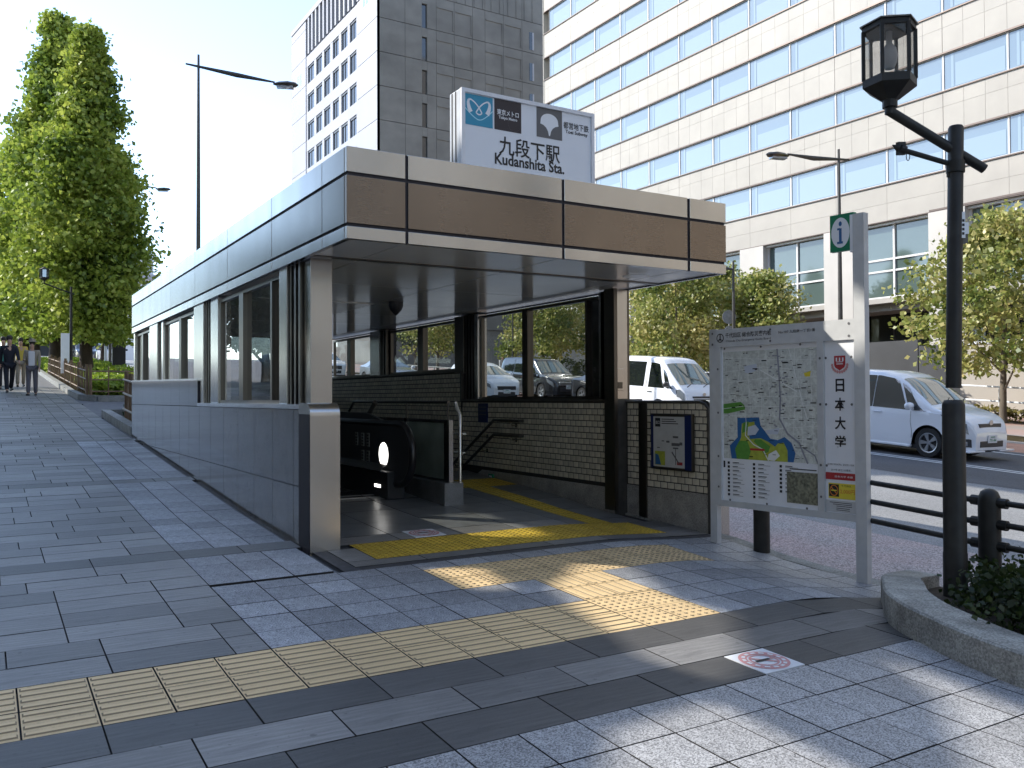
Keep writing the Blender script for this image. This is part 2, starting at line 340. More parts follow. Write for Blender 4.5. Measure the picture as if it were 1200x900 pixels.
def add_text(mb, s, c, right, up, w, h, bold=0., mi=0):   # fits the string in a w x h box centred at c
    vs, fs, x0, x1, y0, y1 = text_geo(s, bold)
    c = Vector(c); mb.add([c+right*(((v.x-x0)/(x1-x0)-.5)*w)+up*(((v.y-y0)/(y1-y0)-.5)*h) for v in vs], fs, mi)
def ss(a, b, x):
    t = min(1, max(0, (x-a)/(b-a))); return t*t*(3-2*t)
def gz(x, y):                       # height of the pavement
    z = .045*y if y > -30 else -1.35
    if y > 9: z += .0175*(min(y, 95)-9)
    if y > 95: z -= .03*(y-95)
    d = .13*ss(4.6, 6.0, x)*(1-.55*ss(5.0, 6.3, y))
    return z-d*(1-ss(7.5, 9, y))
def roadz(x, y):
    z = .045*y if y > -30 else -1.35
    if y > 9: z += .0175*(min(y, 95)-9)
    if y > 95: z -= .03*(y-95)
    return z-.25-.008*(min(max(x, 6.2), 24)-6.2)
def farz(x, y): return roadz(24, y)+.14
def sheet(mb, x0, x1, y0, y1, fn, dx=1., dy=1., off=0., mi=0, ys=None):
    nx = max(1, int(math.ceil((x1-x0)/dx))); ny = max(1, int(math.ceil((y1-y0)/dy)))
    vs = []; fs = []
    for j in range(ny+1):
        for i in range(nx+1):
            x = x0+(x1-x0)*i/nx; y = y0+(y1-y0)*j/ny; vs.append((x, y, fn(x, y)+off))
    for j in range(ny):
        for i in range(nx): a = j*(nx+1)+i; fs.append((a, a+1, a+nx+2, a+nx+1))
    mb.add(vs, fs, mi)
# ---------------------------------------------------------------- ground, pavement, road
GX = lambda k: 1.325+.2965*k
def struct(name, mb, m, smooth=False): return tagit(mb.build(name, m, None, smooth), kind='structure')
mb = MB(); OFF = -.03
sheet(mb, -60, 2.30, -30, 100, gz, 6.23, 1.0, OFF); sheet(mb, 2.30, 6.0, -30, 6.6, gz, .4, .5, OFF)
sheet(mb, 2.30, 6.0, 16.8, 100, gz, 1.2, 1.0, OFF)
sheet(mb, -600, -60, -200, 500, gz, 60, 10, OFF); sheet(mb, -60, 6.0, 100, 500, gz, 20, 20, OFF); sheet(mb, -60, 6.0, -200, -30, gz, 20, 20, OFF)
pav = struct('pavement', mb, 'ground_base'); ORG[pav.name] = V(0, 0, 0)
mb = MB(); sheet(mb, 6.15, 24.2, -30, 100, roadz, 3, 1.); sheet(mb, 6.15, 24.2, 100, 500, roadz, 6, 20); sheet(mb, 6.15, 24.2, -200, -30, roadz, 6, 20)
road = struct('road', mb, 'asphalt')
mb = MB(); sheet(mb, 14.2, 24.0, -30, 100, roadz, 3, 1., .004); road_lane = mb.build('lane_surface', 'asphalt_lane', road)
mb = MB()
for x0, x1 in ((16.55, 16.66), (16.80, 16.91)): sheet(mb, x0, x1, -30, 100, roadz, 1, 1., .008)
mb.build('centre_line', 'road_paint', road)
mb = MB(); sheet(mb, 20.25, 20.37, -30, 60, roadz, 1, 1., .008); mb.build('lane_line', 'road_paint', road)
for k in range(14):
    y = -6+8*k; mb = MB(); sheet(mb, 12.0, 12.12, y, y+4, roadz, 1, 1., .008); mb.build('lane_dash', 'road_paint', road)
mb = MB(); sheet(mb, 6.15, 8.5, -30, 100, roadz, 1, 1., .004); mb.build('coloured_shoulder', 'asphalt_pink', road)
mb = MB(); sheet(mb, 20.9, 23.4, -30, 100, roadz, 1, 1., .008); mb.build('red_lane', 'asphalt_red', road)
# kerbs, stone by stone near the camera
def kerb(name, x0, x1, y0, y1, ln, m, fn0, h, parent=None, n_ind=300):
    y = y0; mbs = MB(); k = 0
    while y < y1:
        a, b = y+.004, min(y+ln, y1)-.004; t = (x0+x1)/2
        z0, z1 = fn0(t, a), fn0(t, b)
        vs = [(x0, a, z0-.3), (x1, a, z0-.3), (x1, b, z1-.3), (x0, b, z1-.3), (x0, a, z0+h), (x1-.015, a, z0+h), (x1-.015, b, z1+h), (x0, b, z1+h), (x1, a, z0+h-.015), (x1, b, z1+h-.015)]
        fs = [(0, 3, 2, 1), (4, 5, 6, 7), (0, 1, 8, 5, 4), (3, 7, 6, 9, 2), (0, 4, 7, 3), (1, 2, 9, 8), (5, 8, 9, 6)]
        if k < n_ind and -1 < y < 26: q = MB(); q.add(vs, fs); q.build(name, m, parent)
        else: mbs.add(vs, fs)
        y += ln; k += 1
    o = mbs.build(name+'s', m, parent); o['kind'] = 'stuff'
kerb('kerb_stone', 6.0, 6.17, -30, 100, .6, 'kerb_stone', lambda x, y: gz(5.99, y), .0, pav)
mb = MB(); sheet(mb, 24.2, 39.8, -30, 100, farz, 3, 2.); sheet(mb, 24.2, 600, 100, 500, farz, 60, 20); sheet(mb, 24.2, 600, -200, -30, farz, 60, 20); sheet(mb, 39.8, 600, -30, 100, farz, 60, 3)
farp = struct('far_pavement', mb, 'far_paving')
mb = MB(); sheet(mb, 24.18, 24.36, -30, 100, farz, 1, 1., .02); mb.build('far_kerb', 'kerb_stone', farp)
# paving pieces: (cx, cy, sx, sy, kind)
PIECES = {'granite_tile': [], 'paving_slab': [], 'tactile_block': []}
def piece(kind, x0, x1, y0, y1, m): PIECES[kind].append((x0, x1, y0, y1, m))
P = .2965
def lerp_edge(y):       # planter outer edge x for given y (tiles stop there)
    pts = [(-8, 4.2), (2.2, 4.3), (2.6, 4.36), (2.9, 4.5), (3.2, 4.62), (3.55, 4.95), (3.85, 5.35), (4.05, 6.0), (99, 6.0)]
    for (a, xa), (b, xb) in zip(pts, pts[1:]):
        if a <= y <= b: return xa+(xb-xa)*(y-a)/(b-a)
    return 4.2
rnd = random.Random(3)
# foreground granite tiles
for j in range(18):
    y1 = 3.12-.3075*j; y0 = y1-.3075
    for k in range(-16, 16):
        if GX(k) < lerp_edge(y0)+.05: piece('granite_tile', GX(k), min(GX(k+1), 6.0), y0, y1, 'granite_near')
# three slab rows
for j, (y0, y1, m, off) in enumerate(((3.12, 3.43, 'slab_dark', 1), (3.43, 3.73, 'slab', 0), (3.73, 4.035, 'slab_dark', 1))):
    for k in range(-18, 16, 2):
        a, b = GX(k+off), GX(k+off+2)
        if j == 0 and a < GX(8) and b > GX(7):
            if a < GX(7)-.01: piece('paving_slab', a, GX(7), y0, y1, m)
            if b > GX(8)+.01: piece('paving_slab', GX(8), b, y0, y1, m)
            continue
        if a < lerp_edge(y0)+.1: piece('paving_slab', a, min(b, 6.0), y0, y1, m)
# tactile strip (bars) and its rows
for j, (y0, y1) in enumerate(((4.035, 4.355), (4.355, 4.675))):
    for k in range(-20, 7): piece('tactile_block', GX(k), GX(k+1), y0, y1, 'bar_x')
    for k in (7, 8): piece('tactile_block', GX(k), GX(k+1), y0, y1, 'dot')
    for k in range(9, 16): piece('granite_tile', GX(k), min(GX(k+1), 6.), y0, y1, 'granite_tile')
yrows = [4.675, 4.985, 5.295, 5.60, 5.91, 6.12]
for j, (y0, y1) in enumerate(zip(yrows, yrows[1:])):
    for k in range(0, 16):
        if j in (0, 1) and k in (7, 8): piece('tactile_block', GX(k), GX(k+1), y0, y1, 'bar_y')
        elif j in (2, 3) and 5 <= k <= 12: piece('tactile_block', GX(k), GX(k+1), y0, y1, 'dot')
        elif j == 4 and k == 3: piece('granite_tile', GX(k), GX(k+1), y0, y1, 'granite_tile')
        else: piece('granite_tile', GX(k), min(GX(k+1), 6.0), y0, y1, 'granite_tile')
# left of the granite field: long slabs, then dark cross bands and tile strips going uphill
bands = [(7.2, 7.5), (11.2, 11.5), (11.75, 12.0), (16.0, 16.3), (20.8, 21.1), (25.4, 25.7)]
def is_band(y): return any(a-.01 <= y+.15 < b+.01 for a, b in bands)
y = 4.675; j = 0
while y < 34:
    h = .3; bd = is_band(y); xr = 2.26
    x_t = 1.325
    if y < 6.1: x_t = 1.325; xr = 1.325
    x = -3.6-.2965*((j*3) % 4)
    while x < x_t-.02:
        ln = 2*P if rnd.random() < .85 else P*1.5
        a, b = x, min(x+ln, x_t)
        if x_t-b < .12: b = x_t
        piece('paving_slab', a, b, y, y+h, 'slab_dark' if bd else 'slab'); x = b
    if y >= 6.1:
        if bd:
            piece('paving_slab', 1.325, 1.8, y, y+h, 'slab_dark'); piece('paving_slab', 1.8, 2.26, y, y+h, 'slab_dark')
        elif y < 6.9 or y > 7.4 and y < 11 or rnd.random() < .99:
            for k in range(3): piece('granite_tile', GX(k), min(GX(k+1), 2.262), y, y+h, 'granite_tile' if y < 16 else 'slab')
    y += h; j += 1
for k in range(12):      # narrow row beside the entrance corner
    pass
def chamfer_tile(sx, sy, h=.028, c=.0015, g=.0026, ms=1):
    q = MB(); a, b = sx/2-g, sy/2-g
    vs = [(-a, -b, -h), (a, -b, -h), (a, b, -h), (-a, b, -h), (-a, -b, -c), (a, -b, -c), (a, b, -c), (-a, b, -c), (-a+c, -b+c, 0), (a-c, -b+c, 0), (a-c, b-c, 0), (-a+c, b-c, 0)]
    q.add(vs, [(8, 9, 10, 11)]); q.add(vs, [(i, (i+1) % 4, (i+1) % 4+4, i+4) for i in range(4)]+[(i+4, (i+1) % 4+4, (i+1) % 4+8, i+8) for i in range(4)], ms); return q
def block_geo(kind, sx, sy):
    q = chamfer_tile(sx, sy, ms=3)
    if kind in ('bar_x', 'bar_y'):
        for i in range(4):
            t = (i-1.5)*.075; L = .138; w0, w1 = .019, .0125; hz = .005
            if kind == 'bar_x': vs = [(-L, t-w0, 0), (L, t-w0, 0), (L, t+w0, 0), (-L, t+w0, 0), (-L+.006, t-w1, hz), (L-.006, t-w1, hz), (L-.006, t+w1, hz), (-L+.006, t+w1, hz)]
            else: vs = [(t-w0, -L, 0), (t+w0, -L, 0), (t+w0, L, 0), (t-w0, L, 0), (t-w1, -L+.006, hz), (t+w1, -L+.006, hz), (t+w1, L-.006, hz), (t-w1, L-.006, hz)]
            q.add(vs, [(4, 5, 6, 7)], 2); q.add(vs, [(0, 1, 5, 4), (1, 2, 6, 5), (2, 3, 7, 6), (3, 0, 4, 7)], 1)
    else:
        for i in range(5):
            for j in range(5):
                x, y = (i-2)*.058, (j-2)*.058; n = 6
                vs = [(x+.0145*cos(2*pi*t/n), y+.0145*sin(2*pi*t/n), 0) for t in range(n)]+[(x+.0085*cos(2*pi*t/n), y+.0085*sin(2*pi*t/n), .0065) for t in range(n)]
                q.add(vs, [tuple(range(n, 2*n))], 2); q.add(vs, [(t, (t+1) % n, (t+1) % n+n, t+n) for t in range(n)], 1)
    return q
SLOPE = atan2(.045, 1)
_mc = {}
def lay(kind, lst, fn, parent, mname=None, limit=300, tac='tactile_beige'):
    lst = sorted(lst, key=lambda p: -(p[1]-p[0])*(p[3]-p[2])/max(1, ((p[0]+p[1])/2)**2+((p[2]+p[3])/2)**2)**1.2 if (p[0]+p[1])/2 > .014*p[2]-.4 and p[2] > 1.3 else 0)
    rest = MB(); restm = []
    for n, (x0, x1, y0, y1, m) in enumerate(lst):
        sx, sy = x1-x0, y1-y0
        if sx < .03 or sy < .03: continue
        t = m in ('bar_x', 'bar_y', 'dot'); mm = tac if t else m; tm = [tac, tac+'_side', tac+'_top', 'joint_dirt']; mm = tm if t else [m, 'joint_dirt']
        key = (round(sx, 2), round(sy, 2), m, tac)
        cx, cy = (x0+x1)/2, (y0+y1)/2
        e = .12; gx = (fn(cx+e, cy)-fn(cx-e, cy))/(2*e); gy = (fn(cx, cy+e)-fn(cx, cy-e))/(2*e)
        z = fn(cx, cy)+rnd.uniform(-.0012, .0012)
        rx, ry = atan2(gy, 1), -atan2(gx, 1)
        if n < limit and cx > 4.3 and fn is gz:
            q = block_geo(m, sx, sy) if t else chamfer_tile(sx, sy); w_ = MB(); w_.add([(cx+v[0], cy+v[1], fn(cx+v[0], cy+v[1])+v[2]) for v in q.v], q.f); w_.m = q.m; inst(kind, w_.mesh(kind, mm, origin=(cx, cy, z)), (cx, cy, z), parent)
        elif n < limit:
            if key not in _mc:
                q = block_geo(m, sx, sy) if t else chamfer_tile(sx, sy); _mc[key] = q.mesh(kind, mm)
            inst(kind, _mc[key], (cx, cy, z), parent, (rx, ry, 0))
        else:
            for x_ in mm:
                if x_ not in restm: restm.append(x_)
            q = block_geo(m, sx, sy) if t and cy > 0 else chamfer_tile(sx, sy)
            rest.add([(cx+v[0], cy+v[1], z+v[2]+gx*v[0]+gy*v[1]) for v in q.v], q.f); rest.m[-len(q.f):] = [restm.index(mm[i_]) for i_ in q.m]
    if rest.v: o = rest.build(kind+'s', restm, parent); o['kind'] = 'stuff'
for kind, lst in PIECES.items(): lay(kind, lst, gz, pav)
# no-smoking tile
def smoke_tile(cx, cy, half, fn, parent):
    q = MB(); z = fn(cx, cy)+.001; zz = lambda x, y: z+.045*(y-cy)
    R3 = lambda x, y, o: (x, y, zz(x, y)+o)
    q.box(cx-half, cx+half, cy-half, cy+half, 0, .0, 0); q = MB()
    q.add([R3(cx-half, cy-half, 0), R3(cx+half, cy-half, 0), R3(cx+half, cy+half, 0), R3(cx-half, cy+half, 0)]+[R3(cx-half, cy-half, -.03), R3(cx+half, cy-half, -.03), R3(cx+half, cy+half, -.03), R3(cx-half, cy+half, -.03)],
          [(0, 1, 2, 3), (4, 5, 1, 0), (5, 6, 2, 1), (6, 7, 3, 2), (7, 4, 0, 3)])
    ax, ay = V(1, 0, 0), V(0, 1, .045); c = V(cx, cy, z+.002); r = half*.92
    q.disc(c, ax*r, ay*r, 36, 1, .66); q.disc(c, ax*r*.6, ay*r*.6, 30, 1, .86)
    d = (ax-ay).normalized()*r*.56; e = (ax+ay).normalized()*r*.06; o = V(0, 0, .001)
    q.add([c-d-e+o, c+d-e+o, c+d+e+o, c-d+e+o], [(0, 1, 2, 3)], 1)
    q.add([c+ax*x*r+ay*y*r+o*2 for x, y in ((-.45, -.08), (.3, -.08), (.3, .08), (-.45, .08))], [(0, 1, 2, 3)], 2)
    q.add([c+ax*x*r+ay*y*r+o*2 for x, y in ((.34, -.08), (.45, -.08), (.45, .08), (.34, .08))], [(0, 1, 2, 3)], 1)
    for i in range(14):
        a = 2*pi*i/14; p = c+ax*cos(a)*r*.8+ay*sin(a)*r*.8+o*1.5; t = -ax*sin(a)+ay*cos(a); nn = ax*cos(a)+ay*sin(a)
        q.add([p+t*.11*r*i1+nn*.07*r*j1 for i1, j1 in ((-1, -1), (1, -1), (1, 1), (-1, 1))], [(0, 1, 2, 3)], 0)
    return q.build('no_smoking_tile', ['panel_white', 'ink_pink', 'ink'], parent)
smoke_tile((GX(7)+GX(8))/2, 3.275, .146, gz, pav)
# threshold, station floor
mb = MB()
for x0, x1, y0, y1, o in ((2.28, 6.0, 6.125, 6.225, -.004), (2.28, 2.40, 6.225, 6.86, -.004)):
    sheet(mb, x0, x1, y0, y1, gz, .5, .3, o)
mb.build('drain_channel', 'drain', pav)
FL = {'tile': [], 'tac': []}
mb = MB(); sheet(mb, 2.27, 6.25, 6.2, 7.5, gz, .5, .3, -.02); sheet(mb, 2.27, 6.1, 7.5, 9.5, gz, .5, .5, -.02); sheet(mb, 4.2, 6.1, 9.5, 10.9, gz, .5, .5, -.02)
sfl = struct('station_floor', mb, 'mortar'); ORG[sfl.name] = V(0, 0, 0)
y = 6.4
def fl(x0, x1, y0, y1): FL['tile'].append((x0, x1, y0, y1, 'station_floor' if y0 > 7.0 else 'slab'))
for k in range(6): fl(2.40+.6*k, min(3.0+.6*k, 6.02), 6.225, 6.40)
fl(2.40, 2.64, 6.4, 6.86)
for j in (0, 1):
    y0 = 6.40+.3*j
    for k in range(10): FL['tac'].append((2.64+.3*k, 2.94+.3*k, y0, y0+.3, 'dot'))
    fl(5.64, 6.02, y0, y0+.3)
xs = [2.52, 3.12, 3.72, 4.32, 4.92, 5.14, 5.44, 5.86]
yy = [7.0, 7.3, 7.9, 8.5, 9.1, 9.5, 10.1, 10.5, 10.88]
for y0, y1 in zip(yy, yy[1:]):
    for x0, x1 in zip(xs, xs[1:]):
        if y0 >= 9.5 and x1 <= 4.4: continue
        if abs(x0-5.14) < .01 and 7.0 <= y0 < 9.5:
            n = max(1, round((y1-y0)/.3))
            for i in range(n): FL['tac'].append((x0, x1, y0+(y1-y0)*i/n, y0+(y1-y0)*(i+1)/n, 'bar_y'))
        elif abs(y0-9.5) < .01 and x0 >= 4.3:
            n = max(1, round((x1-x0)/.3))
            for j in (0, 1):
                for i in range(n): FL['tac'].append((x0+(x1-x0)*i/n, x0+(x1-x0)*(i+1)/n, y0+.3*j, y0+.3*(j+1), 'dot'))
        else: fl(x0, x1, y0, y1)
lay('floor_tile', FL['tile'], gz, sfl); lay('tactile_block', FL['tac'], gz, sfl, tac='tactile_yellow')
smoke_tile(3.42, 7.17, .15, lambda x, y: gz(x, y)+.004, sfl)
# planter: stone kerb round a bed of shrubs
OUT = [(6.0, 4.12), (5.75, 4.1), (5.52, 4.0), (5.25, 3.78), (4.9, 3.53), (4.66, 3.25), (4.55, 2.99), (4.47, 2.8), (4.40, 2.55), (4.36, 2.3), (4.33, 2.0), (4.31, 1.6), (4.3, 1.2), (4.3, .6), (4.3, 0), (4.3, -2), (4.3, -6)]
def smooth_path(pts, n=3):
    for _ in range(n-1):
        q = [pts[0]]
        for a, b in zip(pts, pts[1:]): q += [(a[0]*.75+b[0]*.25, a[1]*.75+b[1]*.25), (a[0]*.25+b[0]*.75, a[1]*.25+b[1]*.75)]
        pts = q+[pts[-1]]
    return pts
OUTS = smooth_path(OUT)
def offset_path(p, d):
    r = []
    for i in range(len(p)):
        a = Vector(p[max(i-1, 0)]); b = Vector(p[min(i+1, len(p)-1)]); t = (b-a).normalized(); r.append((p[i][0]-t.y*d, p[i][1]+t.x*d))
    return r
INS = offset_path(OUTS, .26)
ph = .175
plt = thing('planter', (5.0, 2.0, gz(5, 2)), 'curved low stone planter full of dark shrubs at the right edge', 'planter')
L = 0; seg = []; brk = []
for i in range(len(OUTS)-1):
    seg.append(i); L += hypot(OUTS[i+1][0]-OUTS[i][0], OUTS[i+1][1]-OUTS[i][1])
    if L > 1.55: brk.append(seg); seg = []; L = 0
if seg: brk.append(seg)
for sg in brk:
    q = MB(); ids = sg+[sg[-1]+1]; n = len(ids); vs = []
    for m_, i in enumerate(ids):
        (xo, yo), (xi, yi) = OUTS[i], INS[i]
        if m_ == 0: xo += (OUTS[i+1][0]-xo)*.04; yo += (OUTS[i+1][1]-yo)*.04
        z = gz(xo, yo); zi = z+ph
        vs += [(xo, yo, z-.1), (xo, yo, zi-.012), (xo+(xi-xo)*.05, yo+(yi-yo)*.05, zi), (xi, yi, zi), (xi, yi, z-.1)]
    fs = [(i*5+j, i*5+j+5, i*5+j+6, i*5+j+1) for i in range(n-1) for j in range(4)]
    fs += [(0, 1, 2, 3, 4), tuple(5*(n-1)+j for j in (4, 3, 2, 1, 0))]
    q.add(vs, fs); q.build('planter_stone', 'planter_stone', plt)
q = MB(); pl = [(x, y, gz(x, y)+.1) for x, y in INS]+[(6.0, -6, .0)]
q.poly(pl); q.build('soil', 'soil', plt)
# ---------------------------------------------------------------- subway entrance
ent = thing('subway_entrance', (4.2, 6.9, gz(4.2, 6.9)), 'low subway entrance with steel-banded flat canopy over granite and brick walls', 'subway entrance')
ZS, ZT = 2.72, 3.40; CX0, CX1, CY0, CY1 = 2.27, 6.09, 6.05, 16.78
# --- left granite wall
core = MB(); core.box(2.2715, 2.50, 6.90, 16.74, -2.5, 1.455); core.box(2.2715, 2.50, 11.21, 16.74, 1.455, 1.74)
gw = core.build('granite_wall', 'joint_black', ent)
js = [6.885]+[7.33+.628*i for i in range(15)]+[16.74]
for a, b in zip(js, js[1:]):
    for z0, z1 in ((gz(0, a)-.15, .81), (.814, 1.458)):
        if z1 <= z0+.05 or z1 < gz(2.2, b)-.02: continue
        q = MB(); q.box(2.268, 2.271, a+.005, b-.005, z0, z1-.004); q.build('granite_panel', 'granite_wall', gw)
    if a > 10.9:
        a2 = max(a, 11.21); q = MB(); t = lambda y: 1.775+.0145*(y-11.2)
        q.prism([(2.268, a2+.003, 1.464), (2.268, b-.003, 1.464), (2.268, b-.003, t(b)), (2.268, a2+.003, t(a2))], (.003, 0, 0)); q.build('granite_panel', 'granite_wall', gw)
q = MB()
for a, b in ((7.16, 8.4), (8.405, 9.8), (9.805, 11.2)): q.box(2.262, 2.52, a, b, 1.46, 1.50)
q.build('coping', 'steel_cool', gw)
q = MB(); t = lambda y: 1.775+.0145*(y-11.2)
q.prism([(2.255, 11.2, t(11.2)+.002), (2.255, 16.75, t(16.75)+.002), (2.255, 16.75, t(16.75)+.027), (2.255, 11.2, t(11.2)+.027)], (.27, 0, 0)); q.build('coping', 'steel_cool', gw)
# end cap: plate with rounded top
def endcap(x0, x1, y0, yb, zb, zt, r, m='steel'):
    pr = [(y0, zb), (y0, zt-r-.01), (y0, zt-r)]+[(y0+r-r*cos(a), zt-r+r*sin(a)) for a in [pi/2*i/8 for i in range(1, 9)]]+[(yb, zt), (yb, zb)]
    q = MB(); n = len(pr); vs = [(x0, a, b) for a, b in pr]+[(x1, a, b) for a, b in pr]
    q.add(vs, [(i, i+1, i+1+n, i+n) for i in range(n-1)]+[tuple(range(n))[::-1], tuple(n+i for i in range(n))])
    return q.build('end_cap', m, ent, smooth=30)
endcap(2.262, 2.515, 6.862, 7.16, .1, 1.512, .1)
q = MB(); q.box(2.2585, 2.262, 6.875, 7.15, .2, 1.42); q.build('cap_edge', 'joint_black', ent)
# --- pillars and glazing, left side
def col(x0, x1, y0, y1, z0, z1, m='steel', name='pillar'): q = MB(); q.box(x0, x1, y0, y1, z0, z1, c=.004); return q.build(name, m, ent)
col(2.345, 2.535, 7.10, 7.26, 1.50, ZS+.02)
def window(xa, y0, y1, z0, z1, mull=(), name='window', fm='frame_metal', gm='clear_glass', th=.05):
    f = MB(); w_ = .035
    f.box(xa-th/2, xa+th/2, y0, y1, z0, z0+w_); f.box(xa-th/2, xa+th/2, y0, y1, z1-w_, z1)
    f.box(xa-th/2, xa+th/2, y0, y0+w_, z0+w_, z1-w_); f.box(xa-th/2, xa+th/2, y1-w_, y1, z0+w_, z1-w_)
    fo = f.build(name, fm, ent)
    ed = [y0+w_]+[e for m_ in mull for e in m_]+[y1-w_]
    for a, b in mull: q = MB(); q.box(xa-.045, xa+.045, a, b, z0+w_, z1-w_); q.build('mullion', fm, fo)
    for a, b in zip(ed[::2], ed[1::2]):
        q = MB(); q.add([(xa, a, z0+w_), (xa, b, z0+w_), (xa, b, z1-w_), (xa, a, z1-w_)], [(0, 1, 2, 3)]); q.build('pane', gm, fo)
    return fo
def jamb(x, y0, y1, z0, side=-1):     # recessed black joint with two grey fins
    q = MB(); q.box(x+.03, x+.15, y0, y1, z0, ZS); q.build('recess', 'joint_black', ent)
    n = 3; w_ = (y1-y0)
    for i in range(n):
        a = y0+w_*(i+.35)/n; q = MB(); q.box(x-.02, x+.05, a, a+w_*.4/n, z0, ZS-.001); q.build('fin', 'frame_metal', ent)
XL = 2.36
jamb(XL-.02, 7.26, 7.62, 1.50)
col(XL-.06, XL+.12, 7.62, 7.85, 1.50, ZS); window(XL, 7.85, 10.30, 1.50, ZS-.03, ((8.13, 8.19), (9.19, 9.36)))
col(XL-.05, XL+.10, 10.30, 10.66, 1.50, ZS, 'steel_side'); jamb(XL-.02, 10.66, 10.98, 1.50)
col(XL-.07, XL+.14, 10.98, 11.54, 1.4, ZS); window(XL, 11.54, 13.86, 1.70, ZS-.03, ((12.5, 12.66),))
col(XL-.05, XL+.10, 13.86, 14.0, 1.7, ZS, 'steel_side'); jamb(XL-.02, 14.0, 14.24, 1.7)
col(XL-.07, XL+.14, 14.24, 14.98, 1.7, ZS); window(XL, 14.98, 16.6, 1.76, ZS-.03, ((15.8, 15.95),))
col(XL-.06, XL+.14, 16.6, 16.74, 1.7, ZS)
# --- right brick wall
XR, XF, XO = 5.87, 6.03, 6.25
c = MB(); c.box(XR+.001, XO, 7.51, 16.74, -3, 1.50); c.box(XF+.001, XO, 6.22, 7.51, -.3, 1.49); c.box(XR+.001, XO, 11.05, 16.74, 1.5, 1.92)
bw = c.build('brick_wall', 'grout', ent)
bm_ = {}
cand = []
BH, BL = .068, .105
def bricks(X, y0, y1, z0, z1, prio):
    r = 0; z = z1
    while z-BH > z0-.03:
        za = max(z-BH, z0); y = y1+(BL/2 if r % 2 else 0)
        while y > y0:
            a, b = max(y-BL, y0), min(y, y1)
            if b-a > .02: cand.append((prio, X, a, b, za, z))
            y -= BL
        z = za; r += 1
        if za == z0: break
def zsk(y): return .56
bricks(XF, 6.26, 7.16, .60, 1.485, 0); bricks(XF, 7.29, 7.49, .60, 1.485, 0)
bricks(XR, 7.52, 11.02, .565, 1.485, 1); bricks(XR, 11.06, 16.6, -.6, 1.90, 2)
# dark return face of the wall end
q = MB(); q.box(XR, XF, 7.50, 7.53, .0, 1.5); q.build('wall_return', 'dark_metal', bw)
cand.sort(key=lambda c_: (c_[0], c_[2]+abs(c_[4]-1.0)*.3)); n = 0; rest = MB()
for pr_, X, a, b, z0, z1 in cand:
    g = .005
    vs = [(0, -(b-a)/2+g, -(z1-z0)/2+g), (0, (b-a)/2-g, -(z1-z0)/2+g), (0, (b-a)/2-g, (z1-z0)/2-g), (0, -(b-a)/2+g, (z1-z0)/2-g)]
    vs = [(.002, v[1], v[2]) for v in vs]+[(-.0005, v[1], v[2]) for v in vs]+[(-.0018, v[1]*.95, v[2]*.93) for v in vs]
    fs = [(11, 10, 9, 8)]+[(i, (i+1) % 4, (i+1) % 4+4, i+4)[::-1] for i in range(4)]+[(i+4, (i+1) % 4+4, (i+1) % 4+8, i+8)[::-1] for i in range(4)]
    if n < 300:
        k = (round(b-a, 3), round(z1-z0, 3))
        if k not in bm_: t_ = MB(); t_.add(vs, fs); bm_[k] = t_.mesh('brick', 'brick_glaze')
        inst('brick', bm_[k], (X, (a+b)/2, (z0+z1)/2), bw); n += 1
    else: rest.add([(X+v[0], (a+b)/2+v[1], (z0+z1)/2+v[2]) for v in vs], fs)
o = rest.build('bricks', 'brick_glaze', bw); o['kind'] = 'stuff'
for (X, a, b, zt, zf) in ((XF, 6.24, 7.16, .595, 0), (XF, 7.29, 7.50, .595, 0), (XR, 7.52, 9.0, .56, 0), (XR, 9.005, 10.2, .56, 0)):
    q = MB(); q.box(X-.004, X+.02, a, b-.004, .05, zt); q.build('skirting', 'granite_skirt', bw)
q = MB(); q.prism([(XR-.004, 10.2, .1), (XR-.004, 10.9, .1), (XR-.004, 10.9, .35), (XR-.004, 10.45, .56), (XR-.004, 10.2, .56)], (.024, 0, 0)); q.build('skirting', 'granite_skirt', bw)
q = MB(); q.box(XF-.012, XF+.03, 7.16, 7.29, .1, 1.49, c=.004); q.build('post', 'frame_metal', bw)
# dark trim along the wall top with a rounded corner
q = MB(); q.tube([(XF+.0, 7.5, 1.495), (XF, 6.36, 1.495), (XF, 6.285, 1.475), (XF, 6.24, 1.43), (XF, 6.235, 1.36), (XF, 6.235, .05)], .017, 8); q.box(XF, XO, 6.3, 7.5, 1.49, 1.508); q.build('trim', 'dark_metal', bw)
endcap(XF+.002, XO+.01, 6.205, 6.35, -.1, 1.515, .09, 'steel')
q = MB(); q.box(XR-.02, XO, 7.5, 11.04, 1.5, 1.525); q.box(XR-.02, XO, 11.04, 16.7, 1.92, 1.945); q.box(XR-.02, XR+.03, 11.03, 11.06, 1.5, 1.93); q.build('sill', 'dark_metal', bw)
# pillars and glazing, right side
XRW = 5.97
col(5.845, 6.045, 7.50, 7.66, 1.525, ZS+.02); q = MB(); q.box(6.045, 6.09, 7.52, 7.66, 1.51, ZS); q.build('pillar_side', 'frame_metal', ent)
q = MB(); q.box(5.80, 5.845, 7.42, 7.60, .33, ZS); q.build('gate_post', 'frame_metal', ent)
q = MB(); q.box(5.88, 5.885, 7.66, 7.76, 1.52, ZS); q.build('recess', 'joint_black', ent)
col(XRW-.09, XRW+.06, 7.70, 7.80, 1.52, ZS, 'steel_side')
window(XRW, 7.8, 10.62, 1.525, ZS-.03, ((8.08, 8.12), (9.36, 9.49)))
q = MB(); q.add([(XRW+.02, 7.83, 1.56), (XRW+.02, 8.08, 1.56), (XRW+.02, 8.08, 2.66), (XRW+.02, 7.83, 2.66)], [(0, 1, 2, 3)]); q.build('dark_panel', 'dark_metal', ent)
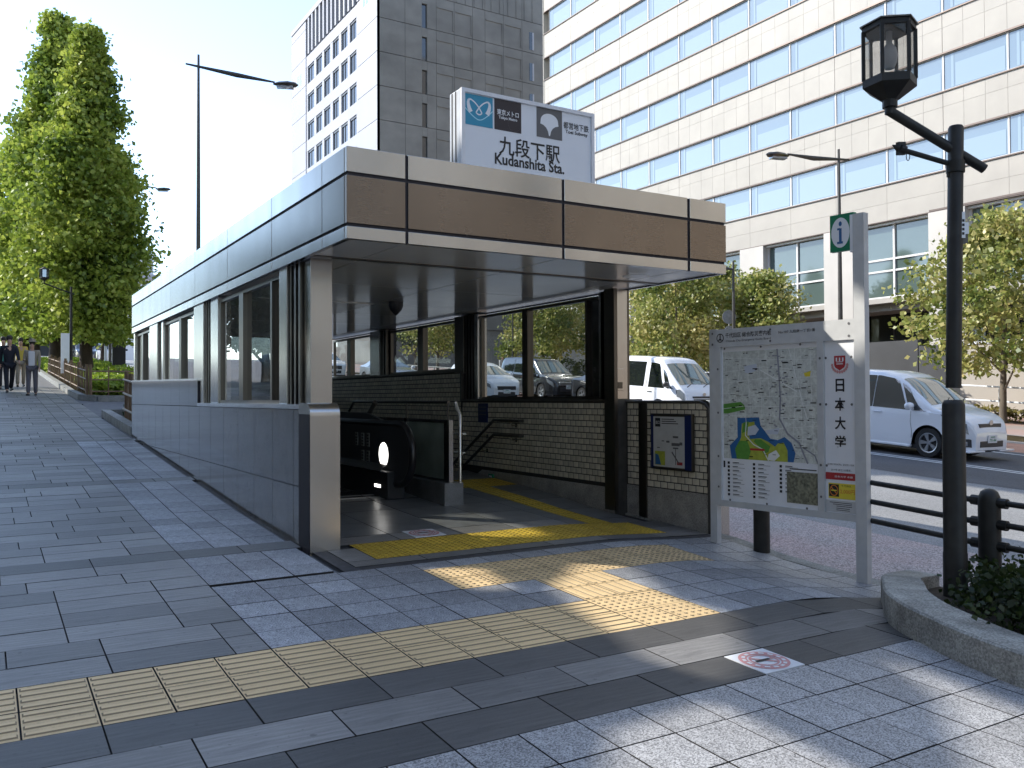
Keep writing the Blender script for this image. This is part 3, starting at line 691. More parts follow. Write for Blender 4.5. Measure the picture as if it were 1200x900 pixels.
col(XRW-.07, XRW+.08, 10.62, 10.72, 1.525, ZS, 'steel_side'); jamb(XRW-.06, 10.72, 10.98, 1.525); col(XRW-.10, XRW+.1, 10.98, 11.26, 1.9, ZS, 'frame_metal')
window(XRW, 11.26, 13.78, 1.945, ZS-.03, ((12.44, 12.64),))
jamb(XRW-.06, 13.78, 14.1, 1.945); col(XRW-.09, XRW+.1, 14.1, 14.52, 1.945, ZS, 'steel_side')
window(XRW, 14.52, 16.6, 1.945, ZS-.03, ((15.6, 15.78),))
q = MB(); q.box(2.5, 5.87, 16.62, 16.74, -3, 1.6); q.build('back_wall', 'granite_skirt', ent)
q = MB(); q.box(2.5, 5.87, 16.66, 16.70, 1.6, ZS); q.build('back_window', 'tinted_glass', ent)
# --- ceiling
q = MB(); q.box(CX0+.05, CX1-.05, CY0+.05, CY1-.05, ZS+.05, ZT-.10); ce = q.build('ceiling', 'ceiling_dark', ent)
xs = [CX0+.04, 2.75, 4.195, 5.615, CX1-.04]; ys = [CY0+.04, 7.0, 8.6, 10.2, 11.6, 13.2, 14.9, CY1-.04]
for i, (x0, x1) in enumerate(zip(xs, xs[1:])):
    for j, (y0, y1) in enumerate(zip(ys, ys[1:])):
        if j >= 3 and i in (1,):
            for k in range(int((y1-y0)/.14)):
                y = y0+.14*k; s_ = MB(); s_.box(x0, x1, y, y+.09, ZS+.0, ZS+.03); s_.build('louvre', 'ceiling', ce)
            continue
        g = .006 if y0 > 7.1 or y1 > 7.1 else .008
        s_ = MB(); s_.box(x0+g, x1-g, y0+g, y1-g, ZS+.012, ZS+.049); s_.build('ceiling_panel', 'ceiling', ce)
q = MB(); q.box(CX0+.05, CX1-.05, 6.96, 7.04, ZS+.004, ZS+.012); q.build('groove', 'frame_metal', ce)
# small downlight, smoke detector and horn under the ceiling
q = MB(); q.lathe((5.35, 6.5, ZS+.0), [(.13, -.012), (.12, -.02), (.0, -.021)], 20); q.build('downlight', 'panel_white', ce)
q = MB(); q.lathe((4.35, 9.9, ZS+.012), [(.09, 0), (.09, -.05), (.07, -.1), (.025, -.15), (.0, -.17)], 20); q.build('camera_dome', 'plastic_black', ce, smooth=True)
q = MB(); q.tube([(4.6, 14.2, ZS), (4.6, 14.2, ZS-.2)], .01); q.tube([(4.6, 14.2, ZS-.3), (4.6, 14.26, ZS-.3)], .14, 20); q.build('hanging_clock', 'plastic_black', ce)
# --- roof and fascia
q = MB(); q.box(CX0+.06, CX1-.06, CY0+.06, CY1-.06, ZT-.10, ZT-.06); q.build('roof', 'concrete', ent)
q = MB(); e = .012
q.box(CX0+e, CX1-e, CY0+e, CY0+.05, ZS+.004, ZT-.004); q.box(CX0+e, CX0+.05, CY0+.05, CY1-.05, ZS+.004, ZT-.004)
q.box(CX1-.05, CX1-e, CY0+.05, CY1-.05, ZS+.004, ZT-.004); q.box(CX0+e, CX1-e, CY1-.05, CY1-e, ZS+.004, ZT-.004)
fa = q.build('fascia', 'joint_black', ent)
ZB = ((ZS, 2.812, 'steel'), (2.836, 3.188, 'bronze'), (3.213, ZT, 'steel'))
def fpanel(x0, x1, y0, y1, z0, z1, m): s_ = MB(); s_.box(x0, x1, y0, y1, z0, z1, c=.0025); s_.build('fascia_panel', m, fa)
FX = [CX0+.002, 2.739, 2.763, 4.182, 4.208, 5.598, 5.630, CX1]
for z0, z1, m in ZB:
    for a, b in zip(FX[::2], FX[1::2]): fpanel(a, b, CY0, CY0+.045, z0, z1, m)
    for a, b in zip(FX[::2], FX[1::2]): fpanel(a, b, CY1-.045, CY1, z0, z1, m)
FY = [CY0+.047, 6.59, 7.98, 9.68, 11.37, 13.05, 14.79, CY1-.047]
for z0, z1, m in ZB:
    m2 = 'bronze_side' if m == 'bronze' else 'steel_side'  # side panels take darkened metals, dimmer reflections put into the colour
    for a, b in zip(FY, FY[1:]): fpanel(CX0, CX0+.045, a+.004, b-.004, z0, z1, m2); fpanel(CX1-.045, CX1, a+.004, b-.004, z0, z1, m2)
# --- pit lining below the floor
q = MB(); q.box(2.5, 5.87, 16.0, 16.05, -3, 1.2); q.box(2.5, 5.87, 9.5, 16.6, -3.0, -2.95); q.box(4.2, 4.4, 10.9, 16.6, -3, .3); q.box(4.4, 5.87, 10.86, 10.9, -3, .42); q.box(2.5, 4.2, 9.45, 9.5, -3, .38)
q.build('pit_lining', 'dark_wall', ent)
for k in range(14):
    q = MB(); z = gz(5, 10.9)-.16*(k+1); q.box(4.4, 5.87, 10.9+.3*k, 11.2+.3*k, z-.16, z, c=.01); q.build('stair_step', 'granite_skirt', ent)
# --- stair handrails on the brick wall
hr = tagit(local_thing('handrail', 'black double handrail on the brick wall, going down the stairs', 'handrail'))
z0 = 1.25
def rail(dz):
    q = MB(); q.tube([(5.86, 9.37, z0+dz), (5.80, 9.37, z0+dz), (5.785, 9.45, z0+dz), (5.785, 9.98, z0+dz), (5.785, 11.13, z0+dz-.64), (5.785, 13.5, z0+dz-1.96)], .021, 10); q.build('rail', 'dark_metal', hr, smooth=True)
rail(0); rail(-.19)
for y, z in ((9.55, z0), (10.3, z0-.17), (11.1, z0-.62)):
    for d in (0, -.19): q = MB(); q.tube([(5.87, y, z+d-.06), (5.8, y, z+d-.06), (5.785, y, z+d-.02)], .009, 6); q.disc((5.866, y, z+d-.06), V(0, .03, 0), V(0, 0, .03)); q.build('bracket', 'steel', hr)
# --- small blue sign and evacuation sign on the wall
q = MB(); q.box(5.852, 5.866, 10.28, 10.53, 1.21, 1.47); sg = q.build('wall_notice', 'ink_navy', None, origin=(5.86, 10.4, 1.3)); tagit(sg, 'dark blue notice high on the brick wall above the stair handrail', 'sign')
q = MB()
for i in range(3): q.box(5.85, 5.8515, 10.3, 10.5, 1.41-.05*i, 1.425-.05*i)
q.build('print', 'ink_grey', sg)
q = MB(); q.box(5.845, 5.864, 10.12, 10.24, .42, .52); sg = q.build('floor_sign', 'ink_green', None, origin=(5.86, 10.18, .47)); tagit(sg, 'small green exit plate low on the granite skirting by the stairs', 'sign')
q = MB(); q.box(5.843, 5.8445, 10.14, 10.22, .44, .50, 0); q.build('print', 'ink_white', sg)
# --- glazed partition between escalator and stairs
pt_ = tagit(local_thing('glass_partition', 'steel-framed glass partition on a dark plinth between escalator and stairs', 'partition'))
q = MB(); zf = gz(4.4, 8.6); q.box(4.27, 4.50, 8.43, 12.4, zf-.05, zf+.235, c=.006); q.build('plinth', 'station_floor', pt_)
q = MB(); q.box(4.36, 4.41, 8.50, 8.62, zf+.235, 1.305); q.box(4.36, 4.41, 9.62, 9.68, zf+.235, 1.305); q.box(4.36, 4.41, 11.0, 11.06, zf+.235, 1.305); q.box(4.36, 4.41, 8.62, 11.0, 1.27, 1.305); q.box(4.36, 4.41, 8.62, 9.62, zf+.235, zf+.26); q.build('frame', 'steel_side', pt_)
for a, b in ((8.62, 9.62), (9.68, 11.0)):
    q = MB(); q.box(4.38, 4.39, a, b, zf+.26, 1.27); q.build('pane', 'green_glass', pt_)
q = MB(); q.tube([(4.47, 8.45, zf+.23), (4.47, 8.45, 1.36), (4.46, 8.50, 1.42), (4.45, 8.52, 1.50)], .021, 10); q.build('grab_rail', 'steel', pt_, smooth=True)
q = MB(); q.tube([(4.38, 8.55, 1.5), (4.38, 11.4, 1.5), (4.38, 11.9, 1.15)], .018, 8); q.tube([(4.38, 8.56, 1.3), (4.38, 8.56, 1.5)], .01, 6); q.tube([(4.38, 9.65, 1.3), (4.38, 9.65, 1.5)], .01, 6); q.build('top_rail', 'frame_metal', pt_, smooth=True)
for z in (1.14, .93):
    q = MB(); q.tube([(4.5, 8.46, z), (4.56, 8.5, z), (4.58, 8.6, z), (4.58, 11.0, z), (4.58, 12.4, z-.8)], .016, 8); q.build('side_rail', 'steel', pt_, smooth=True)
# --- escalator
es = tagit(local_thing('escalator', 'black escalator balustrade with an oval white light on its rounded end', 'escalator'))
def balustrade(X, lit):
    zf = gz(4, 9.4); y0 = 8.62; zt = 1.255; zb = zf+.16; r = (zt-zb)/2; cyy = y0+r; czz = (zt+zb)/2
    pr = [(14.5, zt-2.2), (11.3, zt)]+[(cyy-r*sin(a), czz+r*cos(a)) for a in [pi*i/16 for i in range(17)]]+[(11.3, zb), (14.5, zb-2.2)]
    q = MB(); q.prism([(X+.035, a, b) for a, b in pr], (.05, 0, 0)); q.build('panel', 'plastic_black', es)
    path = [(X+.06, a, b) for a, b in pr]
    s_ = MB(); s_.tube(path, .042, 10); s_.build('rubber_handrail', 'handrail_rubber', es, smooth=True)
    k = MB(); k.box(X-.05, X+.16, 9.05, 11.4, zf-.02, zb+.13, c=.01); k.build('skirt', 'black', es)
    k = MB(); k.prism([(X-.06, 9.25, zb+.13), (X-.06, 11.4, zb+.13), (X+.03, 11.4, zb+.2), (X+.03, 9.25, zb+.2)], (0, 0, -.012)); k.build('inner_deck', 'steel_side', es)
    if lit:
        o = MB(); o.disc((X+.033, 9.36, .90), V(0, .135, 0), V(0, 0, .138), 32); o.disc((X+.0335, 9.36, .90), V(0, .16, 0), V(0, 0, .163), 32, 1, .86); o.build('indicator_light', ['lit_white', 'plastic_black'], es)
        o = MB()
        for yc, zc in ((9.83, 1.05), (10.0, 1.05), (10.2, 1.05), (9.83, .84), (10.0, .84)):
            o.box(X+.030, X+.034, yc-.045, yc+.045, zc-.08, zc+.08)
        st = o.build('sticker', 'kerb_stone', es)
        o = MB()
        for yc, zc in ((9.83, 1.05), (10.0, 1.05), (10.2, 1.05), (9.83, .84), (10.0, .84)):
            for t_ in range(4): o.box(X+.0285, X+.0295, yc-.03, yc+.03, zc-.065+.036*t_, zc-.045+.036*t_)
        o.build('print', 'ink', st)
        o = MB(); o.box(X-.054, X-.05, 9.25, 9.42, zf+.1, zf+.135); o.build('floor_light', 'lit_white', es)
balustrade(3.92, True); balustrade(2.80, False)
zf = gz(4, 9.4)
q = MB(); q.box(2.9, 3.9, 9.3, 10.0, zf-.02, zf+.002); q.build('landing_plate', 'steel_side', es)
for k in range(16): q = MB(); z = zf-.0-.2*max(0, k-2); q.box(2.97, 3.86, 10.0+.34*k, 10.34+.34*k, z-.2, z, c=.004); q.build('escalator_step', 'dark_metal', es)
# cover box and slanted rail behind the balustrade
q = MB(); q.prism([(4.16, 9.9, zf), (4.16, 9.9, 1.28), (4.16, 10.4, 1.36), (4.16, 12.5, 1.38), (4.16, 12.5, zf)], (.04, 0, 0)); q.build('side_cover', 'plastic_black', es)
q = MB(); q.tube([(4.2, 10.6, 1.22), (4.2, 10.2, 1.5)], .03, 8); q.build('slanted_post', 'dark_metal', es)
# --- notice board on the brick wall
po = tagit(thing('wall_map', (XF, 6.75, 1.08), 'blue-framed station area map poster on the brick wall beside the entrance', 'poster'))
q = MB(); q.box(XF-.045, XF-.004, 6.43, 7.05, .80, 1.375, c=.004); q.build('frame', 'frame_metal', po)
for a_, b_ in ((6.44, 6.53), (7.0, 7.04)): q = MB(); q.box(XF-.049, XF-.045, a_, b_, .815, 1.36); q.build('blue_edge', 'ink_navy', po)
q = MB(); q.box(XF-.050, XF-.0465, 6.53, 7.00, .83, 1.345); sh = q.build('sheet', 'panel_grey', po)
xx = XF-.0515
def pb(q, a, b, z0, z1, mi): q.add([(xx, a, z0), (xx, b, z0), (xx, b, z1), (xx, a, z1)], [(0, 1, 2, 3)], mi)
q = MB(); pb(q, 6.89, 6.97, 1.24, 1.33, 0)
add_text(q, '出口', (xx-.001, 6.93, 1.285), V(0, -1, 0), V(0, 0, 1), .06, .035, .01, 1)
for t_ in range(3): pb(q, 6.68-.03*t_, 6.87, 1.315-.022*t_, 1.323-.022*t_, 0)
for a, b, c_, d in ((6.62, 6.70, 1.13, 1.15), (6.60, 6.72, 1.05, 1.08), (6.62, 6.70, 1.02, 1.035), (6.75, 6.80, 1.08, 1.1), (6.83, 6.87, 1.09, 1.1), (6.56, 6.60, 1.06, 1.09), (6.9, 6.94, 1.02, 1.03)): pb(q, a, b, c_, d, 2)
pb(q, 6.56, 6.64, .86, .89, 5); pb(q, 6.82, 6.98, .845, .99, 3); pb(q, 6.655, 6.665, .86, 1.02, 2)
q.add([(xx-.001, 6.97, .85), (xx-.001, 6.88, .85), (xx-.001, 6.92, .95), (xx-.001, 6.97, .96)], [(0, 1, 2, 3)], 4)
q.add([(xx-.001, 6.72, .98), (xx-.001, 6.71, .995), (xx-.001, 6.60, .875), (xx-.001, 6.61, .865)], [(0, 1, 2, 3)], 2)
q.build('print', ['ink', 'ink_white', 'ink_grey', 'map_lime', 'map_water', 'ink_red'], sh)['kind'] = 'stuff'
# small box on the right pillar
q = MB(); q.box(5.88, 5.98, 7.485, 7.50, 1.62, 1.86, c=.004); bx = q.build('intercom', 'steel', None, origin=(5.93, 7.5, 1.62)); tagit(bx, 'small steel intercom cover on the right stainless pillar', 'intercom')
q = MB(); q.box(5.90, 5.96, 7.481, 7.486, 1.64, 1.71); q.build('speaker_grille', 'frame_metal', bx)
# ---------------------------------------------------------------- rooftop station sign
YS = 6.9; sx0, sx1, sz0, sz1 = 3.665, 5.145, 3.30, 4.34
sg = tagit(thing('station_sign', (4.4, YS, ZT-.06), 'large white lightbox sign reading Kudanshita Sta. on the canopy roof', 'sign'))
q = MB(); q.box(sx0, sx1, YS, YS+.21, sz0, sz1+.0, c=.01); q.build('box', 'sign_side', sg)
q = MB(); q.box(sx0-.004, sx0, YS+.08, YS+.095, sz0, sz1-.01); q.box(sx0-.004, sx0, YS+.15, YS+.165, sz0, sz1-.01); q.build('seam', 'frame_metal', sg)
q = MB(); fw = .035
for a in ((sx0, sx1, sz1-fw, sz1), (sx0, sx0+fw, sz0, sz1-fw), (sx1-fw, sx1, sz0, sz1-fw)): q.box(a[0], a[1], YS-.03, YS, a[2], a[3])
q.build('frame', 'white_paint', sg)
q = MB(); q.box(sx0+fw, sx1-fw, YS-.012, YS, sz0, sz1-fw); fcz = q.build('face', 'sign_white', sg)
X_ = V(1, 0, 0); Z_ = V(0, 0, 1); yt = YS-.014
def sp(x, z): return V(x, yt, z)
q = MB()
def rect(x0, x1, z0, z1, mi): q.add([sp(x0, z0), sp(x1, z0), sp(x1, z1), sp(x0, z1)], [(0, 1, 2, 3)], mi)
rect(3.702, 3.995, 4.018, 4.298, 0)
cM = sp(3.85, 4.185)
def ribbon(pts, wd, mi, o=.001):
    for (p0, w0), (p1, w1) in zip(zip(pts, wd), zip(pts[1:], wd[1:])):
        d = (p1-p0).normalized(); n_ = V(-d.z, 0, d.x)
        q.add([p0-n_*w0+V(0, -o, 0), p1-n_*w1+V(0, -o, 0), p1+n_*w1+V(0, -o, 0), p0+n_*w0+V(0, -o, 0)], [(0, 1, 2, 3)], mi)
# ribbon emblem: two lobes crossing in a small loop at the bottom
def bez(p0, p1, p2, p3, n=12): return [p0*(1-t)**3+p1*3*t*(1-t)**2+p2*3*t*t*(1-t)+p3*t**3 for t in [i/n for i in range(n+1)]]
def M(x, z): return cM+V(x, 0, z)
for sg_ in (-1, 1):
    a_ = bez(M(sg_*.085, -.05), M(sg_*.115, .0), M(sg_*.13, .085), M(sg_*.075, .062)); b_ = bez(M(sg_*.075, .062), M(sg_*.02, .035), M(-sg_*.005, -.005), M(-sg_*.03, -.045))
    c_ = bez(M(-sg_*.03, -.045), M(-sg_*.02, -.06), M(-sg_*.005, -.062), M(0, -.062), 5)
    pts = a_+b_[1:]+c_[1:]; ribbon(pts, [.022-.0013*min(i, 12) for i in range(len(pts))], 1)
ribbon([sp(3.702+.0145*i, 4.17-.105*sin(min(1., i/13)*pi*.5)+.11*max(0, (i-9)/11)**1.6) for i in range(21)], [.0045]*21, 2, .0008)
rect(4.012, 4.303, 4.018, 4.303, 3)
cB = sp(4.157, 4.16)
add_text(q, '東京メトロ', cB+V(0, -.002, .025), X_, Z_, .235, .055, .012, 1); add_text(q, 'Tokyo Metro', cB+V(0, -.002, -.028), X_, Z_, .2, .036, .02, 1)
q.disc(cB+V(.07, -.0012, -.06), X_*.07, Z_*.075, 30, 6, .985)
rect(4.474, 4.767, 4.02, 4.304, 4)
cG = sp(4.62, 4.15)
fan = [cG+V(.1*cos(a), -.001, .035+.072*sin(a)) for a in [pi*i/16 for i in range(17)]]
fan = [cG+V(.104, -.001, .0)]+fan+[cG+V(-.104, -.001, .0), cG+V(-.07, -.001, -.008), cG+V(-.038, -.001, -.03), cG+V(-.018, -.001, -.06), cG+V(-.006, -.001, -.105), cG+V(.006, -.001, -.105), cG+V(.018, -.001, -.06), cG+V(.038, -.001, -.03), cG+V(.07, -.001, -.008)]
q.poly(fan, 1)
add_text(q, '都営地下鉄', sp(4.933, 4.18)+V(0, -.001, 0), X_, Z_, .30, .068, .011, 5); add_text(q, 'Toei Subway', sp(4.938, 4.115)+V(0, -.001, 0), X_, Z_, .265, .044, .02, 5)
add_text(q, '九段下駅', sp(4.40, 3.880)+V(0, -.001, 0), X_, Z_, .68, .175, .013, 5); add_text(q, 'Kudanshita Sta.', sp(4.402, 3.750)+V(0, -.001, 0), X_, Z_, .775, .105, .024, 5)
q.build('print', ['ink_blue', 'ink_white', 'ink_lblue', 'ink_black', 'ink_grey', 'ink', 'ink_grey'], fcz)['kind'] = 'stuff'
tf = MB()
for i in range(26):
    a = rnd.uniform(0, 6.28); r_ = rnd.uniform(.0, .05); c_ = V(3.6+r_*cos(a), 6.95+r_*sin(a), 3.34+rnd.uniform(0, .14)); d = V(rnd.uniform(-1, 1), rnd.uniform(-1, 1), rnd.uniform(0, 1)).normalized()*.02; e_ = d.cross(V(0, 0, 1)).normalized()*.008
    tf.add([c_-e_, c_+e_, c_+d], [(0, 1, 2)])
o = tf.build('weed', 'leaf_dry', None, origin=(3.6, 6.95, 3.34)); tagit(o, 'little dry weed growing on the canopy edge left of the station sign', 'weed')
# ---------------------------------------------------------------- information board
A = V(5.969, 4.455, 0); dirb = V(-sin(radians(5.7)), cos(radians(5.7)), 0)      # along the board, away from the near post
nrm = V(-dirb.y, dirb.x, 0)                                                       # towards the viewer (-X)
if nrm.x > 0: nrm = -nrm
bd = tagit(thing('guide_board', tuple(A+V(0, 0, gz(5.97, 4.45))), 'grey-framed street map board with a green information sign, standing by the road rail', 'notice board'))
def B(s_, z, o=0.): return A+dirb*s_+V(0, 0, z)+nrm*o
def bbox(q, s0, s1, z0, z1, o0, o1, mi=0): q.obox((B((s0+s1)/2, (z0+z1)/2, (o0+o1)/2)), dirb*((s1-s0)/2), nrm*((o1-o0)/2), V(0, 0, (z1-z0)/2), mi)
q = MB(); bbox(q, -.04, .055, gz(5.97, 4.45)-.02, 3.0, -.03, .035); q.build('post', 'panel_grey', bd)
q = MB(); bbox(q, 1.455, 1.53, gz(5.85, 5.9)-.02, 2.17, -.03, .03); q.build('post', 'panel_grey', bd)
q = MB(); bbox(q, .055, 1.525, .60, 2.12, -.025, .0); q.build('backing', 'panel_grey', bd)
q = MB()
for s0, s1, z0, z1 in ((.055, 1.53, 2.0, 2.165), ): bbox(q, s0, s1, z0, z1, -.02, .03)
hd = q.build('header', 'panel_grey', bd)
q = MB(); bbox(q, .055, 1.46, .545, .60, -.02, .03); bbox(q, .335, .395, .60, 2.0, 0, .03); bbox(q, 1.40, 1.455, .60, 2.0, 0, .03); q.build('frame', 'panel_grey', bd)
q = MB(); bbox(q, .06, .335, .60, 2.0, 0, .008); sp_ = q.build('side_panel', 'panel_white', bd)
q = MB(); bbox(q, .395, 1.40, .60, 2.0, 0, .008); mp_ = q.build('map_panel', 'panel_white', bd)
q = MB()
for s_, z in ((.31, 1.86), (.31, 1.48), (.31, .98), (.08, 1.86), (.08, 1.48), (.365, 1.86), (.365, 1.48), (.365, .98), (.365, .72), (1.43, 1.8), (1.43, 1.4), (1.43, 1.0), (1.43, .72), (1.35, 1.985), (.95, 1.985), (.55, 1.985), (1.3, .61), (.9, .61), (.5, .61), (1.49, 2.13), (1.49, 2.03), (.1, 2.13), (.1, 2.03), (.85, 2.13), (.85, 2.03)):
    q.disc(B(s_, z, .0325), dirb*.011, V(0, 0, .011), 8)
q.build('bolts', 'ink_grey', bd)['kind'] = 'stuff'
RT = -dirb; UP = V(0, 0, 1)
def BB(s_, z, o=.0105): return B(s_, z, o)
def rq(q, s0, s1, z0, z1, mi, o=.0105): q.add([B(s1, z0, o), B(s0, z0, o), B(s0, z1, o), B(s1, z1, o)], [(0, 1, 2, 3)], mi)
# header lettering
q = MB(); o = .0315
q.disc(B(1.40, 2.085, o), dirb*.042, UP*.042, 24, 0, .8)
q.add([B(1.40+.006, 2.12, o), B(1.40-.006, 2.12, o), B(1.40-.006, 2.06, o), B(1.40+.006, 2.06, o)], [(0, 1, 2, 3)])
q.add([B(1.40+.006, 2.085, o), B(1.40-.03, 2.062, o), B(1.40-.026, 2.055, o), B(1.40+.0, 2.074, o)], [(0, 1, 2, 3)]); q.add([B(1.40-.0, 2.085, o), B(1.40+.03, 2.062, o), B(1.40+.026, 2.055, o), B(1.40, 2.074, o)], [(0, 1, 2, 3)])
add_text(q, '千代田区 総合防災案内板', B(1.09, 2.105, o), RT, UP, .50, .046, .012, 0); add_text(q, 'Chiyoda City Emergency Guide Board', B(1.09, 2.052, o), RT, UP, .49, .024, .004, 0)
add_text(q, 'No.107 九段南一丁目1番', B(.585, 2.10, o), RT, UP, .36, .028, .006, 0)
q.build('print', 'ink', hd)['kind'] = 'stuff'
# side panel: crest, four characters, red band, yellow plate
q = MB(); cx = .197
def pr(pts, mi, o=.011): q.add([B(s_, z, o) for s_, z in pts], [tuple(t_) for t_ in tessellate_polygon([[B(s_, z, o) for s_, z in pts]])], mi)
pr([(cx+.05, 1.875), (cx-.05, 1.875), (cx-.05, 1.80), (cx-.04, 1.78), (cx, 1.755), (cx+.04, 1.78), (cx+.05, 1.80)], 1)
for a, b, c_, d in ((.035, .022, 1.83, 1.86), (.006, -.006, 1.83, 1.86), (-.022, -.035, 1.83, 1.86), (.03, -.03, 1.805, 1.812), (.03, -.03, 1.822, 1.827)): rq(q, cx+b, cx+a, c_, d, 2, .0115)
for i in range(11):
    a = pi+pi*i/10; q.disc(B(cx+.068*cos(a), 1.80+.058*sin(a), .0108), dirb*.011, UP*.013, 8, 5)
for i, ch in enumerate('日本大学'): add_text(q, ch, B(cx, 1.635-.153*i, .011), RT, UP, .098 if i else .078, .105, .022, 0)
add_text(q, '2019年に日本大学は、創立百三十周年', B(cx, .992, .011), RT, UP, .24, .016, .004, 3); add_text(q, '- 2019年 創立130周年 -', B(cx, .948, .011), RT, UP, .2, .018, .004, 3)
rq(q, .062, .334, .868, .925, 1); add_text(q, '日本大学 本部', B(.17, .895, .0115), RT, UP, .16, .016, .004, 2)
rq(q, .066, .31, .715, .84, 4)
rq(q, .215, .305, .73, .83, 0, .011); c_ = B(.26, .78, .0115); q.disc(c_, dirb*.038, UP*.045, 20, 6, .84); d = (RT-UP).normalized()*.04; e_ = (RT+UP).normalized()*.004
q.add([c_-d-e_, c_+d-e_, c_+d+e_, c_-d+e_], [(0, 1, 2, 3)], 6); rq(q, .235, .285, .775, .785, 4, .012)
add_text(q, '千代田区', B(.15, .822, .011), RT, UP, .09, .016, .004, 0); add_text(q, '2,000円', B(.14, .775, .011), RT, UP, .13, .038, .012, 6)
rq(q, .062, .334, .605, .70, 7)
for k in range(3): rq(q, .1, .3-.03*k, .68-.014*k, .685-.014*k, 0, .011)
for k in range(2): rq(q, .12, .24, .635-.014*k, .64-.014*k, 0, .011)
q.build('print', ['ink', 'ink_red', 'ink_white', 'ink_grey', 'ink_yellow', 'ink_pink', 'ink_orange', 'panel_grey'], sp_)['kind'] = 'stuff'
# map: drawn in board fractions (a: 0 left .. 1 right, b: 0 bottom .. 1 top of the map area)
m0, m1, b0, b1 = 1.385, .405, .985, 1.955
q = MB()
def ML(a, b, o): return B(m0+(m1-m0)*a, b0+(b1-b0)*b, o)
def mpoly(pts, mi, o): P_ = [ML(a, b, o) for a, b in pts]; q.add(P_, [tuple(t_) for t_ in tessellate_polygon([P_])], mi)
def mline(pts, w_, mi, o):
    for (a, b), (c2, d2) in zip(pts, pts[1:]):
        p, r = ML(a, b, o), ML(c2, d2, o); d = (r-p).normalized(); n_ = nrm.cross(d).normalized()*w_; e_ = d*w_*.4
        q.add([p-n_-e_, r-n_+e_, r+n_+e_, p+n_-e_], [(0, 1, 2, 3)], mi)
mpoly([(0, 0), (1, 0), (1, 1), (0, 1)], 0, .0095)
mr = random.Random(5)
for k in range(9): y_ = .06+.11*k; mline([(0, y_+mr.uniform(-.03, .03)), (.45, y_+mr.uniform(-.03, .03)), (1, y_+mr.uniform(-.05, .05))], .0016, 1, .0099)
for k in range(9): x_ = .05+.115*k; mline([(x_, 0), (x_+mr.uniform(-.04, .04), .5), (x_+mr.uniform(-.05, .05), 1)], .0016, 1, .0099)
mline([(.42, .82), (.8, .62)], .004, 1, .0101); mline([(.72, 1), (.86, .5), (.9, .38)], .003, 1, .0101)
mline([(.60, 1), (.62, .75), (.63, .55), (.62, .38), (.70, .25), (.82, .17), (.86, .08), (.9, 0)], .008, 2, .0103); mline([(.86, .13), (.97, .07), (1., .0)], .006, 2, .0103)
mpoly([(.0, .42), (.0, .51), (.2, .53), (.24, .50), (.25, .46), (.05, .42)], 3, .0103); mline([(.0, .465), (.23, .49)], .002, 1, .0107); mline([(.25, .44), (.26, .33), (.28, .29)], .0025, 1, .0107)
mpoly([(.09, 0), (.07, .12), (.16, .2), (.16, .38), (.4, .39), (.42, .31), (.46, .27), (.52, .2), (.6, .19), (.67, .22), (.74, .17), (.78, .08), (.76, 0)], 4, .0103)
mpoly([(.17, .0), (.14, .08), (.2, .2), (.21, .33), (.35, .35), (.36, .28), (.28, .25), (.3, .19), (.42, .2), (.5, .17), (.57, .13), (.60, .16), (.66, .17), (.7, .1), (.70, 0)], 5, .0105)
mpoly([(.15, .0), (.13, .09), (.18, .17), (.27, .17), (.31, .08), (.28, .0)], 3, .0107); mpoly([(.21, .24), (.23, .34), (.29, .35), (.27, .26)], 3, .0107)
mpoly([(.36, .19), (.42, .19), (.52, .13), (.5, .08), (.45, .06), (.4, .12), (.34, .17)], 3, .0107); mline([(.26, .34), (.25, .22), (.34, .14), (.44, .1), (.5, .0)], .0045, 1, .0109)
mpoly([(.27, .22), (.36, .23), (.4, .28), (.36, .32), (.28, .3)], 6, .0107); mpoly([(.5, .06), (.58, .1), (.62, .05), (.56, .0), (.49, .01)], 1, .0107); mpoly([(.87, .78), (.94, .8), (.93, .75), (.88, .75)], 7, .0103)
mpoly([(.24, .86), (.38, .88), (.38, .82), (.3, .79), (.25, .8)], 6, .0103); mpoly([(.46, .27), (.62, .3), (.6, .24), (.5, .24)], 6, .0106); mpoly([(.3, .085), (.46, .085), (.46, .105), (.3, .105)], 8, .0111)
for k in range(150):
    a, b = mr.uniform(.01, .94), mr.uniform(.02, .98)
    if b < .36 and .1 < a < .75 and mr.random() < .75: continue
    w_ = mr.uniform(.012, .06); h_ = mr.choice((.004, .005, .009)); mpoly([(a, b), (a+w_, b), (a+w_, b+h_), (a, b+h_)], 9, .0112)
for k in range(40):
    a, b = mr.uniform(.5, .7), mr.uniform(.3, .95); w_ = mr.uniform(.01, .03); mpoly([(a, b), (a+w_, b), (a+w_, b+.012), (a, b+.012)], 2, .0112)
for (z0, z1) in ((.585, .98),): pass
# legend
for c2, (s0, n_) in enumerate(((1.33, 9), (1.05, 9), (.77, 7))):
    for k in range(n_):
        z = .945-.036*k; rq(q, s0-.012, s0+.012, z-.011, z+.011, 9); rq(q, s0-.05-mr.uniform(.04, .09), s0-.045, z+.001, z+.007, 9); rq(q, s0-.05-mr.uniform(.06, .13), s0-.045, z-.008, z-.005, 10)
rq(q, 1.37, 1.39, .9, .96, 9); rq(q, .41, .71, .64, .905, 11); rq(q, .42, .68, .925, .933, 9)
q.build('print', ['map_base', 'map_street', 'map_rail', 'map_green', 'map_water', 'map_lime', 'map_pale', 'ink_yellow', 'ink_red', 'ink', 'ink_grey', 'map_photo'], mp_)['kind'] = 'stuff'
